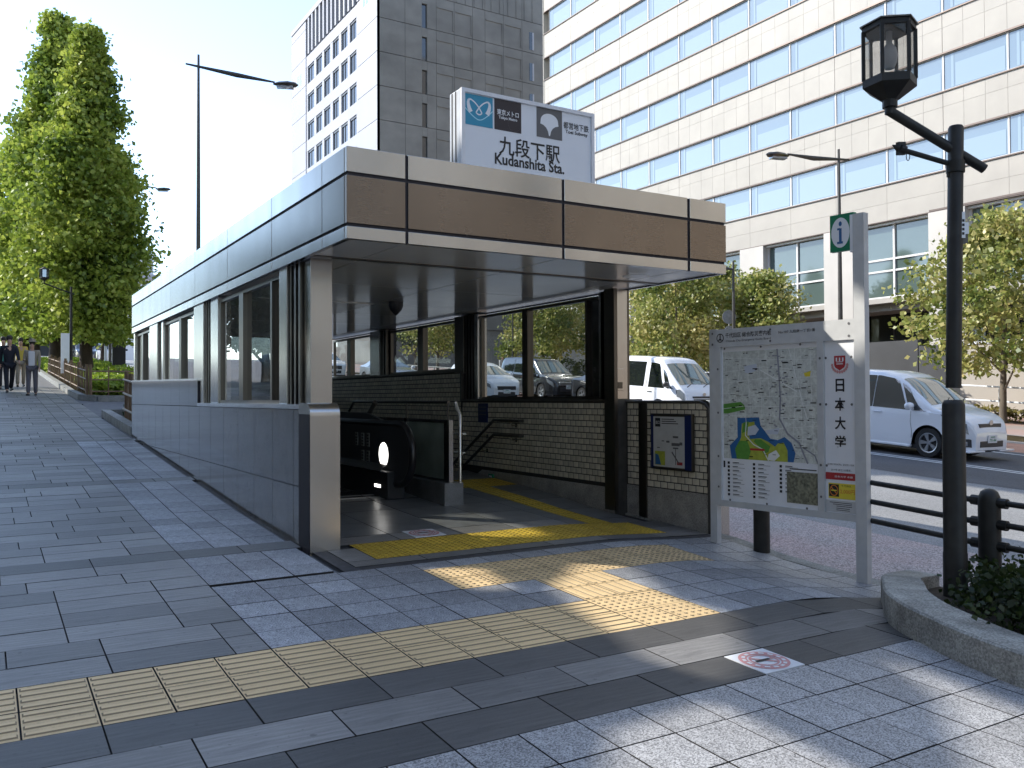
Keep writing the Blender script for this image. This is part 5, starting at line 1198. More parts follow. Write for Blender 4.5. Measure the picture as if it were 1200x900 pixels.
simple('dark_wall', 'dark recessed wall below the cream building behind the trees', 'wall', [('wall', 'dark_wall', [(37.5, 37.7, 20+5*k, 24.95+5*k, farz(37, 20)-1, farz(37, 22+5*k)+2.9)]) for k in range(8)], None, (37.6, 40, farz(37, 40)))
def prail(x, y0, y1, h, label, m='panel_white', step=2.0, rails=(1., .55)):
    t = thing('railing', (x, y0, farz(x, y0)), label, 'railing'); n = int((y1-y0)/step)
    for i in range(n+1):
        y = y0+step*i; q = MB(); q.box(x-.03, x+.03, y-.03, y+.03, farz(x, y), farz(x, y)+h); q.build('post', m, t)
    for r in rails: q = MB(); q.tube([(x, y0, farz(x, y0)+h*r), (x, y1, farz(x, y1)+h*r)], .035, 6); q.build('rail', m, t)
prail(31.0, 13.5, 34, 1.15, 'pale pipe railing on the far side behind the white minivan'); prail(24.6, 30, 58, .8, 'grey guard railing along the far kerb seen through the entrance glass', 'kerb_stone')
# low hedge strips and bushes on the far side
def fbush(x, y, r, h, label, m='leaf_dark', n=900, leaf=.1):
    z = farz(x, y); t = thing('bush', (x, y, z), label, 'bush', 'rounded bushes on the far pavement')
    d = RNG.normal(size=(n, 3)); d /= np.linalg.norm(d, axis=1)[:, None]; d *= RNG.uniform(.75, 1.05, (n, 1)); leaves('foliage', m, d*np.array([r, r, h/2])+np.array([x, y, z+h/2]), leaf, t)
    q = MB(); q.tube([(x, y, z-.1), (x, y, z+h*.6)], .03, 6); q.build('stem', 'bark', t)
for i, (x, y) in enumerate(((30, 41), (30.3, 43.5), (30, 46.5), (29, 32.6), (31, 24.6))): fbush(x, y, .85, 1.6, 'clipped round dark bush beyond the far railing, %s' % ('nearest the black minivan', 'second behind the minivan', 'third behind the minivan', 'beside the white van windscreen', 'in front of the short white wall')[i])
hedge(29.2, 30.6, 12.5, 30, .55, 'dry yellowish hedge strip along the far pavement', 'leaf_dry', farz, .1, 170); hedge(24.9, 25.7, 33, 46, .6, 'pale dry hedge at the far kerb seen through the entrance glass', 'leaf_dry', farz, .1, 250)
hedge(29.4, 30.8, 4.5, 11.5, .5, 'low olive hedge in front of the pale concrete wall', 'leaf_dry', farz, .09, 260)
# ---------------------------------------------------------------- tall street lights
def slight(x, y, h, arm, label, zb, r=.07, adir=V(1, 0, 0), head=True, back=.5, rise=.0, grp='tall street lights'):
    t = thing('street_light', (x, y, zb), label, 'street light', grp)
    q = MB(); q.tube([(x, y, zb), (x, y, zb+h*.5), (x, y, zb+h)], [r, r*.8, r*.45], 12); q.build('pole', 'dark_metal', t, smooth=True)
    za = zb+h-.45; p = V(x, y, za); q = MB(); q.tube([p-adir*back+V(0, 0, .12), p+adir*(arm*.5)-V(0, 0, rise*.5), p+adir*arm-V(0, 0, rise)], [r*.35, r*.95, r*.35], 8); q.build('arm', 'dark_metal', t, smooth=True)
    e = p+adir*(arm+.35)-V(0, 0, rise+.06); s_ = adir.cross(V(0, 0, 1)).normalized(); q = MB()
    ring = [(-.4, .05, .03), (-.2, .14, .10), (.1, .2, .12), (.35, .13, .09), (.45, .03, .02)]; n = 8; vs = []
    for a, b_, c_ in ring: vs += [e+adir*a+s_*(b_*cos(2*pi*j/n))+V(0, 0, c_*sin(2*pi*j/n)*.9) for j in range(n)]
    fs = [(i*n+j, i*n+(j+1) % n, (i+1)*n+(j+1) % n, (i+1)*n+j) for i in range(4) for j in range(n)]
    q.add(vs, fs+[tuple(range(n)), tuple(4*n+j for j in range(n))]); q.build('lamp_head', 'frame_metal', t, smooth=True)
    q = MB(); q.obox(e+V(0, 0, -.1), adir*.28, s_*.12, V(0, 0, .03)); q.build('lens', 'lamp_clear', t)
AR = V(.8, -.6, 0)
slight(6.3, 31.0, 11.6, 2.55, 'tall black street light rising behind the long side of the canopy', gz(6, 31), .09, V(.92, -.39, 0), rise=.38, back=.42)
slight(25.1, 19.6, 9.2, 2.0, 'brown street light on the far pavement behind the green information sign', farz(25, 19.6), .09, V(-.96, .28, 0), rise=-.15, back=.4)
slight(25.3, 24.75, 5.75, .75, 'grey street light just right of the canopy end in front of the maples', farz(25, 24.8), .09, V(-.8, .6, 0), rise=-.35, back=.0)
slight(6.4, 56, 11.5, 2.6, 'street light mostly hidden by the ginkgo crown, only its head showing', gz(6, 56), .09, V(.92, -.39, 0), rise=.3, back=.3)
slight(25.0, 41, 6.5, .9, 'thin grey pole light seen through the middle pane of the entrance', farz(25, 41), .06, V(-.8, .6, 0), rise=-.2, back=.0)
# round road sign by the grey light
t = thing('road_sign', (25.4, 25.1, farz(25, 25)), 'pair of small round road signs seen from behind, beside the grey street light', 'road sign')
q = MB(); q.tube([(25.4, 25.1, farz(25, 25)), (25.4, 25.1, farz(25, 25)+3.8)], .03, 8); q.build('pole', 'kerb_stone', t)
for z in (3.55, 3.0): q = MB(); q.tube([(25.36, 25.06, farz(25, 25)+z), (25.35, 25.04, farz(25, 25)+z)], .28 if z > 3.3 else .2, 20); q.build('sign_plate', 'kerb_stone', t)
# smaller lantern post by the ginkgo, with a banner
x, y = 2.74, 35.3; z = gz(x, y)
t = thing('lantern_post', (x, y, z), 'small far lantern post under the ginkgo with a white vertical banner', 'street lamp')
q = MB(); q.tube([(x, y, z), (x, y, z+3.6)], [.06, .04], 8); q.tube([(x+.1, y-.05, z+3.32), (x-.85, y+.3, z+3.7), (x-.85, y+.3, z+3.8)], .03, 6); q.build('pole', 'pole_paint', t)
q = MB(); q.lathe((x-.85, y+.3, z+3.8), [(.05, 0), (.16, .08), (.16, .12)], 6); q.lathe((x-.85, y+.3, z+4.2), [(.18, 0), (.02, .1)], 6)
for i in range(6): a = pi/3*i; q.tube([(x-.85+.15*cos(a), y+.3+.15*sin(a), z+3.92), (x-.85+.15*cos(a), y+.3+.15*sin(a), z+4.2)], .014, 4)
q.build('lantern', 'pole_paint', t)
q = MB(); q.lathe((x-.85, y+.3, z+3.92), [(.13, 0), (.13, .28)], 6); q.build('lantern_glass', 'lamp_clear', t)
q = MB(); q.box(x-.33, x-.05, y-.03, y-.0, z+.45, z+1.9); q.build('banner', 'panel_white', t)
# dark sign pillar and traffic light further up
x, y = 5.4, 44; z = gz(x, y)
simple('sign_pillar', 'black sign pillar with a white cap beyond the ginkgo trunk', 'sign', [('pillar', 'black', [(x-.28, x+.28, y-.12, y+.12, z, z+2.75)]), ('cap', 'panel_white', [(x-.4, x+.45, y-.15, y+.15, z+2.76, z+3.25)])], None, (x, y, z))
x, y = 6.6, 60; z = gz(x, y)
t = thing('traffic_light', (x, y, z), 'traffic light showing red beyond the ginkgo trunk', 'traffic light')
q = MB(); q.tube([(x, y, z), (x, y, z+4.9)], .08, 8); q.tube([(x, y, z+4.6), (x-1.6, y, z+4.6)], .04, 6); q.build('pole', 'panel_grey', t)
q = MB(); q.box(x-2.0, x-.7, y-.12, y+.1, z+4.4, z+4.85, c=.03); q.build('housing', 'panel_grey', t)
for i, m_ in enumerate(('plastic_black', 'plastic_black', 'lit_red')):
    q = MB(); q.disc((x-.92-.42*i, y-.13, z+4.62), V(.17, 0, 0), V(0, 0, .17), 16); q.build('lens', m_, t)
# far low buildings
simple('far_building', 'pale flat-roofed building far off between ginkgo crown and canopy', 'building', [('wall', 'far_wall', [(20, 34, 190, 202, 3, 26)]), ('roof_edge', 'tower_light', [(19.6, 34.4, 189.6, 202, 26, 27)]), ('roof_unit', 'far_wall', [(24, 30, 191, 200, 27, 31)]), ('window_band', 'tower_glass', [(20.5, 33.5, 189.8, 190, 21+0, 23)])], None, (27, 195, 6))
simple('far_building', 'grey building far up the street at the left edge, behind the people', 'building', [('wall', 'pink_stone', [(-9, .8, 105, 120, 5, 15)]), ('window_band', 'tower_glass', [(-8.5, .4, 104.8, 105, 8, 9.5)])], None, (-4, 110, 6))
simple('far_building', 'dark mass of building beyond the ginkgo trees at the end of the street', 'building', [('wall', 'dark_wall', [(2.5, 15, 118, 130, 5, 15.0)]), ('window_band', 'office_dark', [(3, 14.5, 117.8, 118, 9, 10.5)])], None, (9, 124, 6))
# overhead wires
wr = tagit(local_thing('overhead_wire', 'thin overhead wires between the ginkgo crown and the canopy roof', 'wire'))
for z in (13.0, 14.2): q = MB(); q.tube([(4, 100, z+3.2), (14, 102, z+1.6), (26, 104, z+.4)], .035, 4); q.build('wire', 'black', wr)
# ---------------------------------------------------------------- vehicles
def interp(tbl, x):
    if x <= tbl[0][0]: return tbl[0][1]
    for (a, za), (b, zb) in zip(tbl, tbl[1:]):
        if x <= b:
            t = (x-a)/(b-a+1e-9); return za+(zb-za)*t
    return tbl[-1][1]
FR = [0, .10, .35, .7, 1.0]; UF = [.1, .35, .65, .86, .95]
class Car:
    def __init__(s, L, W, H, top, belt, wheels, wr=.32, tum=.14, clear=.2, nose=.16, tail=.08, bulge=.02):
        s.__dict__.update(locals())
    def width(s, x):
        hl = s.L/2; k = 0.
        if x > hl-.75: k = s.nose*((x-(hl-.75))/.75)**2.6
        if x < -hl+.45: k = s.tail*((-hl+.45-x)/.45)**2.4
        return s.W/2*(1-k)
    def zb(s, x):
        z = s.clear+.02
        hl = s.L/2
        if x > hl-.3: z += .05*((x-hl+.3)/.3)**2
        for xw in s.wheels:
            r = s.wr+.055; d = abs(x-xw)
            if d < r: z = max(z, s.wr+sqrt(r*r-d*d)-.0)
        return z
    def section(s, x):
        w_ = s.width(x); zt = interp(s.top, x); bl = min(interp(s.belt, x), zt-.07); z0 = min(s.zb(x), bl-.05); p = []
        for f in FR:
            z = z0+(bl-z0)*f; ww = w_*(1-.05*max(0, (.42-z)/.42)**1.5-.015*max(0, (z-.75)/.4)); p.append((ww, z))
        hm = max(.3, s.H-bl); tt = s.tum
        w0 = p[-1][0]
        for f in UF:
            z = bl+(zt-bl)*f; ww = w0-(z-bl)/hm*tt*s.W/2*1.6-(.012 if f > .05 else 0); ww -= .035*max(0, (f-.8)/.15)
            p.append((ww, z))
        we = p[-1][0]
        p += [(we-.07, zt-.006*(1)), (we*.6, zt+s.bulge*.8), (we*.3, zt+s.bulge), (0, zt+s.bulge)]
        return p
    def pt(s, x, i, side=1, off=0.):
        # i: float index along the section; beyond the centre mirrors to the other side
        p = s.section(x); n = len(p)-1
        sd = side
        if i > n: i = 2*n-i; sd = -side
        k = min(int(i), n-1); t = i-k; y = p[k][0]*(1-t)+p[k+1][0]*t; z = p[k][1]*(1-t)+p[k+1][1]*t
        dy, dz = p[k+1][0]-p[k][0], p[k+1][1]-p[k][1]; l_ = hypot(dy, dz)+1e-9
        return V(x, sd*(y+off*dz/l_), z-off*dy/l_)
    def body(s, q):
        n = 74; hl = s.L/2; xs = [-hl+s.L*(i/n) for i in range(n+1)]
        N = len(s.section(0)); full = 2*N-1; vs = []
        for x in xs:
            p = s.section(x); vs += [V(x, a, b) for a, b in p]+[V(x, -a, b) for a, b in p[-2::-1]]
        fs = [(i*full+j, i*full+j+1, (i+1)*full+j+1, (i+1)*full+j) for i in range(n) for j in range(full-1)]
        fs += [tuple(range(full)), tuple(n*full+j for j in range(full-1, -1, -1))]
        q.add(vs, fs)
    def patch(s, q, c, side=1, off=.008, nu=8, nv=6, mi=0):   # c: corners (x,i) x4 : low-rear, low-front, high-front, high-rear
        vs = []
        for a in range(nv+1):
            for b in range(nu+1):
                u, v = b/nu, a/nv
                x = (c[0][0]*(1-u)+c[1][0]*u)*(1-v)+(c[3][0]*(1-u)+c[2][0]*u)*v; i = (c[0][1]*(1-u)+c[1][1]*u)*(1-v)+(c[3][1]*(1-u)+c[2][1]*u)*v
                vs.append(s.pt(x, i, side, off))
        q.add(vs, [(a*(nu+1)+b, a*(nu+1)+b+1, (a+1)*(nu+1)+b+1, (a+1)*(nu+1)+b) for a in range(nv) for b in range(nu)], mi)
def wheel_geo(r, w_):
    ty = MB(); ax = (V(1, 0, 0), V(0, 0, 1), V(0, 1, 0))
    ty.lathe((0, 0, 0), [(r*.66, -w_/2), (r*.94, -w_/2), (r, -w_*.36), (r, w_*.36), (r*.94, w_/2), (r*.66, w_/2), (r*.64, w_*.3)], 28, 0, ax)
    ri = MB(); ri.lathe((0, 0, 0), [(r*.67, w_*.46), (r*.66, w_*.49), (r*.60, w_*.46), (r*.58, w_*.31)], 28, 0, ax, (0, 0))
    ri.lathe((0, 0, 0), [(r*.14, w_*.40), (r*.13, w_*.45), (.0, w_*.46)], 14, 0, ax)
    for k in range(5):
        for d in (-.13, .13):
            a = 2*pi*k/5; p = V(cos(a+d*.5)*r*.10, w_*.40, sin(a+d*.5)*r*.10); e = V(cos(a+d)*r*.61, w_*.42, sin(a+d)*r*.61); t = (e-p); n_ = V(-t.z, 0, t.x).normalized()*r*.05
            ri.prism([p-n_, e-n_*1.4, e+n_*1.4, p+n_], (0, -.02, 0))
    return ty, ri
_wm = {}
def add_wheels(root, car):
    k = (round(car.wr, 2),)
    if k not in _wm: ty, ri = wheel_geo(car.wr, .2); _wm[k] = (ty.mesh('tyre', 'rubber', 40), ri.mesh('rim', 'rim', 30))
    for xw in car.wheels:
        for sd in (1, -1):
            t_ = inst('wheel', _wm[k][0], (xw, sd*(car.W/2-.125), car.wr), root, (0, 0, 0 if sd > 0 else pi))
            r_ = bpy.data.objects.new('rim', _wm[k][1]); COL.objects.link(r_); r_.parent = t_
def vehicle(name, car, label, cat, paint, pos, win, wind, extra=None, group=None, glassm='car_glass', dirY=-1, rearw=None, screen='windscreen'):
    r = local_thing(name, label, cat, group)
    q = MB(); car.body(q); q.build('body', paint, r, smooth=38)
    q = MB(); hl = car.L/2; q.box(-hl+.25, hl-.3, -car.W/2+.25, car.W/2-.25, car.clear-.02, .75); q.box(-hl+.5, hl-.55, -car.W/2+.06, car.W/2-.06, car.clear, car.clear+.1); q.build('underbody', 'black', r)
    for c in win:
        for sd in (1, -1): q = MB(); car.patch(q, c, sd); q.build('side_window', glassm, r, smooth=True)
    N = len(car.section(0))-1
    q = MB(); a, b = wind; i0 = 9.35; vs = []
    car.patch(q, [(a, i0+.15), (a, 2*N-i0-.15), (b, 2*N-i0), (b, i0)], 1, .008, 10, 8); q.build('windscreen', screen, r, smooth=True)
    if rearw: q = MB(); car.patch(q, [(rearw[0], i0), (rearw[0], 2*N-i0), (rearw[1], 2*N-i0), (rearw[1], i0)], 1, .008, 10, 6); q.build('rear_window', glassm, r, smooth=True)
    add_wheels(r, car)
    q = MB()
    if extra: extra(r, car)
    x, y = pos; a = atan2(roadz(x, y+1)-roadz(x, y-1), 2)
    r.location = (x, y, roadz(x, y)+.004)
    r.rotation_euler = (0, a, -pi/2) if dirY < 0 else (0, -a, pi/2)
    return r
def plate(r, x, z, txt, y=0., w_=.33, h_=.165):
    q = MB(); q.box(x, x+.012, y-w_/2, y+w_/2, z-h_/2, z+h_/2, c=.003); p_ = q.build('number_plate', 'white_paint', r)
    q = MB(); add_text(q, txt, (x+.0135, y, z-.025), V(0, 1, 0), V(0, 0, 1), w_*.75, h_*.42, .01, 0); q.box(x+.0125, x+.0135, y-.08, y+.08, z+.035, z+.055); q.build('print', 'ink_green', p_)['kind'] = 'stuff'
def lamps(r, car, c, m='lamp_clear', name='headlight', off=.012):
    for sd in (1, -1): q = MB(); car.patch(q, c, sd, off, 6, 4); q.build(name, m, r, smooth=True)
def mirrors(r, x, y, z, m):
    for sd in (1, -1):
        q = MB(); q.lathe((x, sd*(y+.12), z), [(.02, -.1), (.085, -.07), (.1, 0), (.085, .07), (.02, .1)], 12, 0, (V(.75, 0, 0), V(0, 0, .85), V(0, 1.15, 0))); q.build('mirror', m, r, smooth=True)
        q = MB(); q.tube([(x, sd*(y-.03), z-.07), (x, sd*(y+.06), z-.05)], .025, 6); q.build('mirror_arm', m, r)
# --- white minivan on the right
mpv = Car(4.6, 1.72, 1.82, [(-2.3, 1.55), (-2.26, 1.68), (-2.1, 1.79), (-1.2, 1.83), (.1, 1.82), (.45, 1.76), (.75, 1.62), (1.42, 1.12), (1.5, 1.07), (1.85, .99), (2.08, .90), (2.2, .82), (2.26, .72), (2.3, .60)], [(-2.3, 1.02), (1.3, .98), (1.6, .96)], (-1.42, 1.40), .325, .12, .17, .34, .10)
def mpv_x(r, c):
    lamps(r, c, [(1.80, 3.3), (2.2, 2.9), (2.16, 4.0), (1.66, 3.95)])
    mirrors(r, 1.02, .86, 1.09, 'car_white')
    q = MB(); q.box(2.20, 2.262, -.40, .40, .70, .79, c=.01); q.build('grille', 'plastic_black', r)
    q = MB(); q.lathe((2.262, 0, .815), [(.0, 0), (.055, 0), (.055, .012), (.035, .012)], 18, 0, (V(0, 1.3, 0), V(0, 0, 1), V(1, 0, 0))); q.box(2.262, 2.28, -.05, .05, .807, .82); q.build('emblem', 'rim', r)
    q = MB(); q.box(2.27, 2.312, -.42, .42, .30, .43, c=.012); q.build('lower_grille', 'plastic_black', r)
    for sd in (1, -1):
        q = MB(); c.patch(q, [(2.06, 1.3), (2.25, 1.3), (2.24, 2.5), (2.1, 2.2)], sd, .012, 5, 4); f = q.build('fog_lamp_recess', 'plastic_black', r)
        q = MB(); p = c.pt(2.17, 1.8, sd, .02); q.lathe(p, [(.0, 0), (.05, 0), (.045, .02), (0, .024)], 12, 0, (V(0, 1, 0), V(0, 0, 1), V(1, 0, 0))); q.build('fog_lamp', 'lamp_clear', f)
    plate(r, 2.312, .47, '79-44')
    q = MB()
    for sd in (1, -1): q.box(1.9, 2.33, sd*.55-.28, sd*.55+.28, .20, .235, c=.01)
    q.box(-1.0, 1.0, -.87, .87, .19, .25, c=.02); q.build('skirt', 'car_white', r)
    for x0 in (.98, -.10, -1.02):       # door seams
        for sd in (1, -1):
            q = MB(); q.tube([c.pt(x0+(.04 if k < 3 else 0), k, sd, .001) for k in (1.0, 2, 3, 4.0)], .005, 4); q.build('door_seam', 'ink_grey', r)
    for x0 in (.05, -.35):
        for sd in (1, -1): q = MB(); q.tube([c.pt(x0, 3.7, sd, .0), c.pt(x0+.02, 3.7, sd, .03), c.pt(x0+.18, 3.7, sd, .03), c.pt(x0+.2, 3.7, sd, .0)], .012, 6); q.build('door_handle', 'car_white', r, smooth=True)
    for yy in (.2, -.4): q = MB(); q.tube([(1.47, yy, 1.105), (1.25, yy+.5, 1.28)], .01, 5); q.build('wiper', 'black', r)
vehicle('white_minivan', mpv, 'white minivan passing at the right, front wheel hidden by the lantern post', 'car', 'car_white', (18.15, 12.75),
        [[(.02, 4.25), (.95, 4.25), (.58, 8.2), (.02, 8.2)], [(1.0, 4.25), (1.36, 4.3), (.86, 8.0), (.66, 8.1)], [(-1.04, 4.25), (.0, 4.25), (.0, 8.2), (-1.04, 8.2)], [(-2.02, 4.3), (-1.06, 4.25), (-1.06, 8.2), (-2.0, 8.2)]], (.64, 1.40), mpv_x, rearw=None)
# --- white work van
van = Car(4.7, 1.69, 1.98, [(-2.35, 1.75), (-2.3, 1.88), (-2.15, 1.95), (-.5, 1.99), (.9, 1.98), (1.18, 1.93), (1.4, 1.75), (2.08, 1.13), (2.14, 1.08), (2.25, .98), (2.32, .86), (2.35, .7)], [(-2.35, 1.05), (2.1, 1.03)], (-1.35, 1.25), .33, .10, .17, .22, .07)
def van_x(r, c):
    lamps(r, c, [(2.02, 3.2), (2.29, 2.9), (2.25, 4.1), (1.98, 4.0)])
    q = MB(); q.box(2.28, 2.355, -.45, .45, .80, .85, c=.008); q.box(2.30, 2.36, -.42, .42, .72, .765, c=.008); q.build('grille', 'plastic_black', r)
    q = MB(); q.lathe((2.33, 0, .905), [(.0, 0), (.05, 0), (.05, .012)], 16, 0, (V(0, 1.3, 0), V(0, 0, 1), V(1, 0, 0))); q.build('emblem', 'rim', r)
    q = MB(); q.box(2.2, 2.38, -.78, .78, .28, .52, c=.03); q.build('bumper', 'car_white', r)
    mirrors(r, 1.72, .86, 1.17, 'plastic_black'); plate(r, 2.38, .42, '23-15')
    for x0 in (1.55, .62, -.5):
        for sd in (1, -1): q = MB(); q.tube([c.pt(x0, k, sd, .001) for k in (1, 2, 3, 4, 6, 8)], .006, 4); q.build('door_seam', 'ink_grey', r)
    for sd in (1, -1): q = MB(); q.box(.72, .92, sd*.85-.012, sd*.85+.012, .9, .93); q.build('door_handle', 'black', r)
    for yy in (.15, -.5): q = MB(); q.tube([(2.13, yy, 1.115), (1.9, yy+.55, 1.30)], .012, 5); q.build('wiper', 'black', r)
vehicle('white_van', van, 'white delivery van on the road just right of the entrance pillar, driver visible', 'van', 'car_white', (18.4, 21.6),
        [[(.72, 4.2), (1.5, 4.2), (1.12, 7.8), (.72, 7.8)], [(-.42, 4.25), (.5, 4.25), (.5, 7.9), (-.42, 7.9)], [(-1.9, 4.25), (-.55, 4.25), (-.55, 7.9), (-1.9, 7.9)], [(1.6, 4.25), (1.9, 4.25), (1.5, 7.4), (1.3, 7.6)]], (1.36, 2.04), van_x)
# --- black minivan, white hatchback and others seen through the glass
bmv = Car(4.7, 1.73, 1.80, [(-2.35, 1.5), (-2.3, 1.64), (-2.1, 1.76), (-1, 1.81), (.1, 1.80), (.5, 1.72), (1.35, 1.13), (1.45, 1.07), (1.9, .98), (2.15, .88), (2.28, .78), (2.35, .62)], [(-2.35, 1.0), (1.5, .97)], (-1.42, 1.4), .33, .13, .17, .3, .1)
def front_x(dark=True, txt='52-08', xg=2.3, hl=2.2, z=.62, wd=.5, h_=.16):
    def f(r, c):
        L2 = c.L/2
        lamps(r, c, [(L2-.45, 3.3), (L2-.11, 2.8), (L2-.15, 3.9), (L2-.55, 3.9)])
        q = MB(); q.box(L2-.08, L2+.012, -wd, wd, z, z+h_, c=.02); q.build('grille', 'plastic_black' if not dark else 'rim', r)
        q = MB(); q.box(L2-.05, L2+.022, -wd*.92, wd*.92, z-.26, z-.08, c=.02); q.build('lower_grille', 'plastic_black', r)
        plate(r, L2+.022, z-.06, txt); mirrors(r, L2-1.3, c.W/2, 1.02, 'plastic_black' if dark else 'car_white')
        for x0 in (.85, -.15):
            for sd in (1, -1): q = MB(); q.tube([c.pt(x0, k, sd, .001) for k in (1, 2, 3, 4)], .006, 4); q.build('door_seam', 'ink_grey', r)
    return f
CW = [[(.05, 4.25), (1.0, 4.25), (.62, 8.1), (.05, 8.1)], [(-.95, 4.25), (-.05, 4.25), (-.05, 8.1), (-.95, 8.1)], [(-1.95, 4.3), (-1.05, 4.25), (-1.05, 8.1), (-1.9, 8.1)]]
vehicle('black_minivan', bmv, 'black minivan seen through the right panes of the entrance', 'car', 'car_black', (21.9, 33.6), CW, (.66, 1.33), front_x(True, '40-29'))
hat = Car(3.95, 1.69, 1.50, [(-1.97, 1.0), (-1.9, 1.2), (-1.6, 1.42), (-.9, 1.5), (-.1, 1.49), (.25, 1.4), (1.12, .98), (1.25, .93), (1.6, .84), (1.85, .72), (1.95, .6), (1.975, .5)], [(-1.97, .92), (1.2, .88)], (-1.25, 1.25), .3, .16, .15, .3, .14)
HW = [[(.0, 4.25), (.85, 4.25), (.4, 8.0), (.0, 8.0)], [(-.9, 4.25), (-.06, 4.25), (-.06, 8.0), (-.85, 8.0)], [(-1.45, 4.6), (-.98, 4.25), (-.95, 7.9), (-1.25, 7.6)]]
vehicle('white_hatchback', hat, 'small white hatchback with a black grille behind the middle pane of the entrance', 'car', 'car_white2', (18.6, 33.0), HW, (.36, 1.08), front_x(False, '31-56', z=.42, wd=.45), rearw=(-1.85, -1.5))
sed = Car(4.6, 1.78, 1.45, [(-2.3, .85), (-2.25, .98), (-1.75, 1.06), (-1.55, 1.1), (-.95, 1.38), (-.3, 1.45), (.2, 1.42), (1.1, 1.0), (1.25, .96), (1.8, .88), (2.15, .75), (2.27, .6), (2.3, .5)], [(-2.3, .95), (1.2, .9)], (-1.4, 1.42), .32, .17, .15, .3, .14)
SW = [[(.0, 4.25), (.8, 4.25), (.3, 8.0), (.0, 8.0)], [(-.95, 4.25), (-.06, 4.25), (-.06, 8.0), (-.6, 8.0)]]
vehicle('silver_sedan', sed, 'pale silver sedan with a dark lower body seen through the left middle pane', 'car', 'car_silver', (19.1, 44.5), SW, (.3, 1.06), front_x(False, '17-83', z=.45, wd=.42), rearw=(-1.5, -.95))
suv = Car(4.7, 1.85, 1.68, [(-2.35, 1.1), (-2.28, 1.35), (-1.9, 1.62), (-1, 1.68), (0, 1.66), (.35, 1.58), (1.15, 1.14), (1.3, 1.1), (1.9, 1.02), (2.2, .9), (2.32, .75), (2.35, .6)], [(-2.35, 1.08), (1.3, 1.02)], (-1.45, 1.45), .36, .15, .2, .28, .12)
vehicle('white_suv', suv, 'white estate SUV facing us behind the left pane beside the second steel pillar', 'car', 'car_white2', (18.6, 54.0), CW, (.42, 1.12), front_x(False, '88-10', z=.62, wd=.45, h_=.22))
vehicle('blue_sedan', sed, 'dark blue sedan behind the left panes, next to the white SUV', 'car', 'car_blue', (15.2, 52.0), SW, (.3, 1.06), front_x(False, '60-77', z=.45, wd=.42), rearw=(-1.5, -.95))
vehicle('white_sedan', sed, 'white sedan partly cut off at the far left pane of the entrance', 'car', 'car_white2', (14.8, 61.0), SW, (.3, 1.06), front_x(False, '24-61', z=.45, wd=.42), rearw=(-1.5, -.95))
vehicle('dark_sedan', sed, 'dark sedan nose at the right end of the entrance glass, ahead of the black minivan', 'car', 'car_black', (22.1, 28.0), SW, (.3, 1.06), front_x(False, '05-92', z=.45, wd=.42), rearw=(-1.5, -.95))
vehicle('far_van', van, 'white van coming down the road far off behind the ginkgo trunk', 'van', 'car_white', (9.2, 80), [[(.72, 4.2), (1.5, 4.2), (1.12, 7.8), (.72, 7.8)], [(-1.9, 4.25), (.5, 4.25), (.5, 7.9), (-1.9, 7.9)]], (1.36, 2.04), van_x, screen='car_glass')
vehicle('far_minivan', bmv, 'dark minivan far off beside the ginkgo trunk', 'car', 'car_black', (7.9, 88), CW, (.66, 1.33), None, screen='car_glass')
# ---------------------------------------------------------------- people
def skin_obj(name, m, verts, edges, rad, parent, lvl=1):
    me = bpy.data.meshes.new(name); me.from_pydata(verts, edges, []); ob = bpy.data.objects.new(name, me); COL.objects.link(ob)
    sk = ob.modifiers.new('skin', 'SKIN'); sv = me.skin_vertices[0].data
    for i, r in enumerate(rad): sv[i].radius = r if isinstance(r, tuple) else (r, r)
    sv[0].use_root = True; sk.use_smooth_shade = True
    sb = ob.modifiers.new('s', 'SUBSURF'); sb.levels = lvl; sb.render_levels = lvl
    dg = bpy.context.evaluated_depsgraph_get(); m2 = bpy.data.meshes.new_from_object(ob.evaluated_get(dg)); bpy.data.objects.remove(ob); bpy.data.meshes.remove(me)
    m2.name = name; m2.materials.clear(); m2.materials.append(MATS[m]); o2 = bpy.data.objects.new(name, m2); COL.objects.link(o2); o2.parent = parent; ORG[o2.name] = V(0, 0, 0); return o2
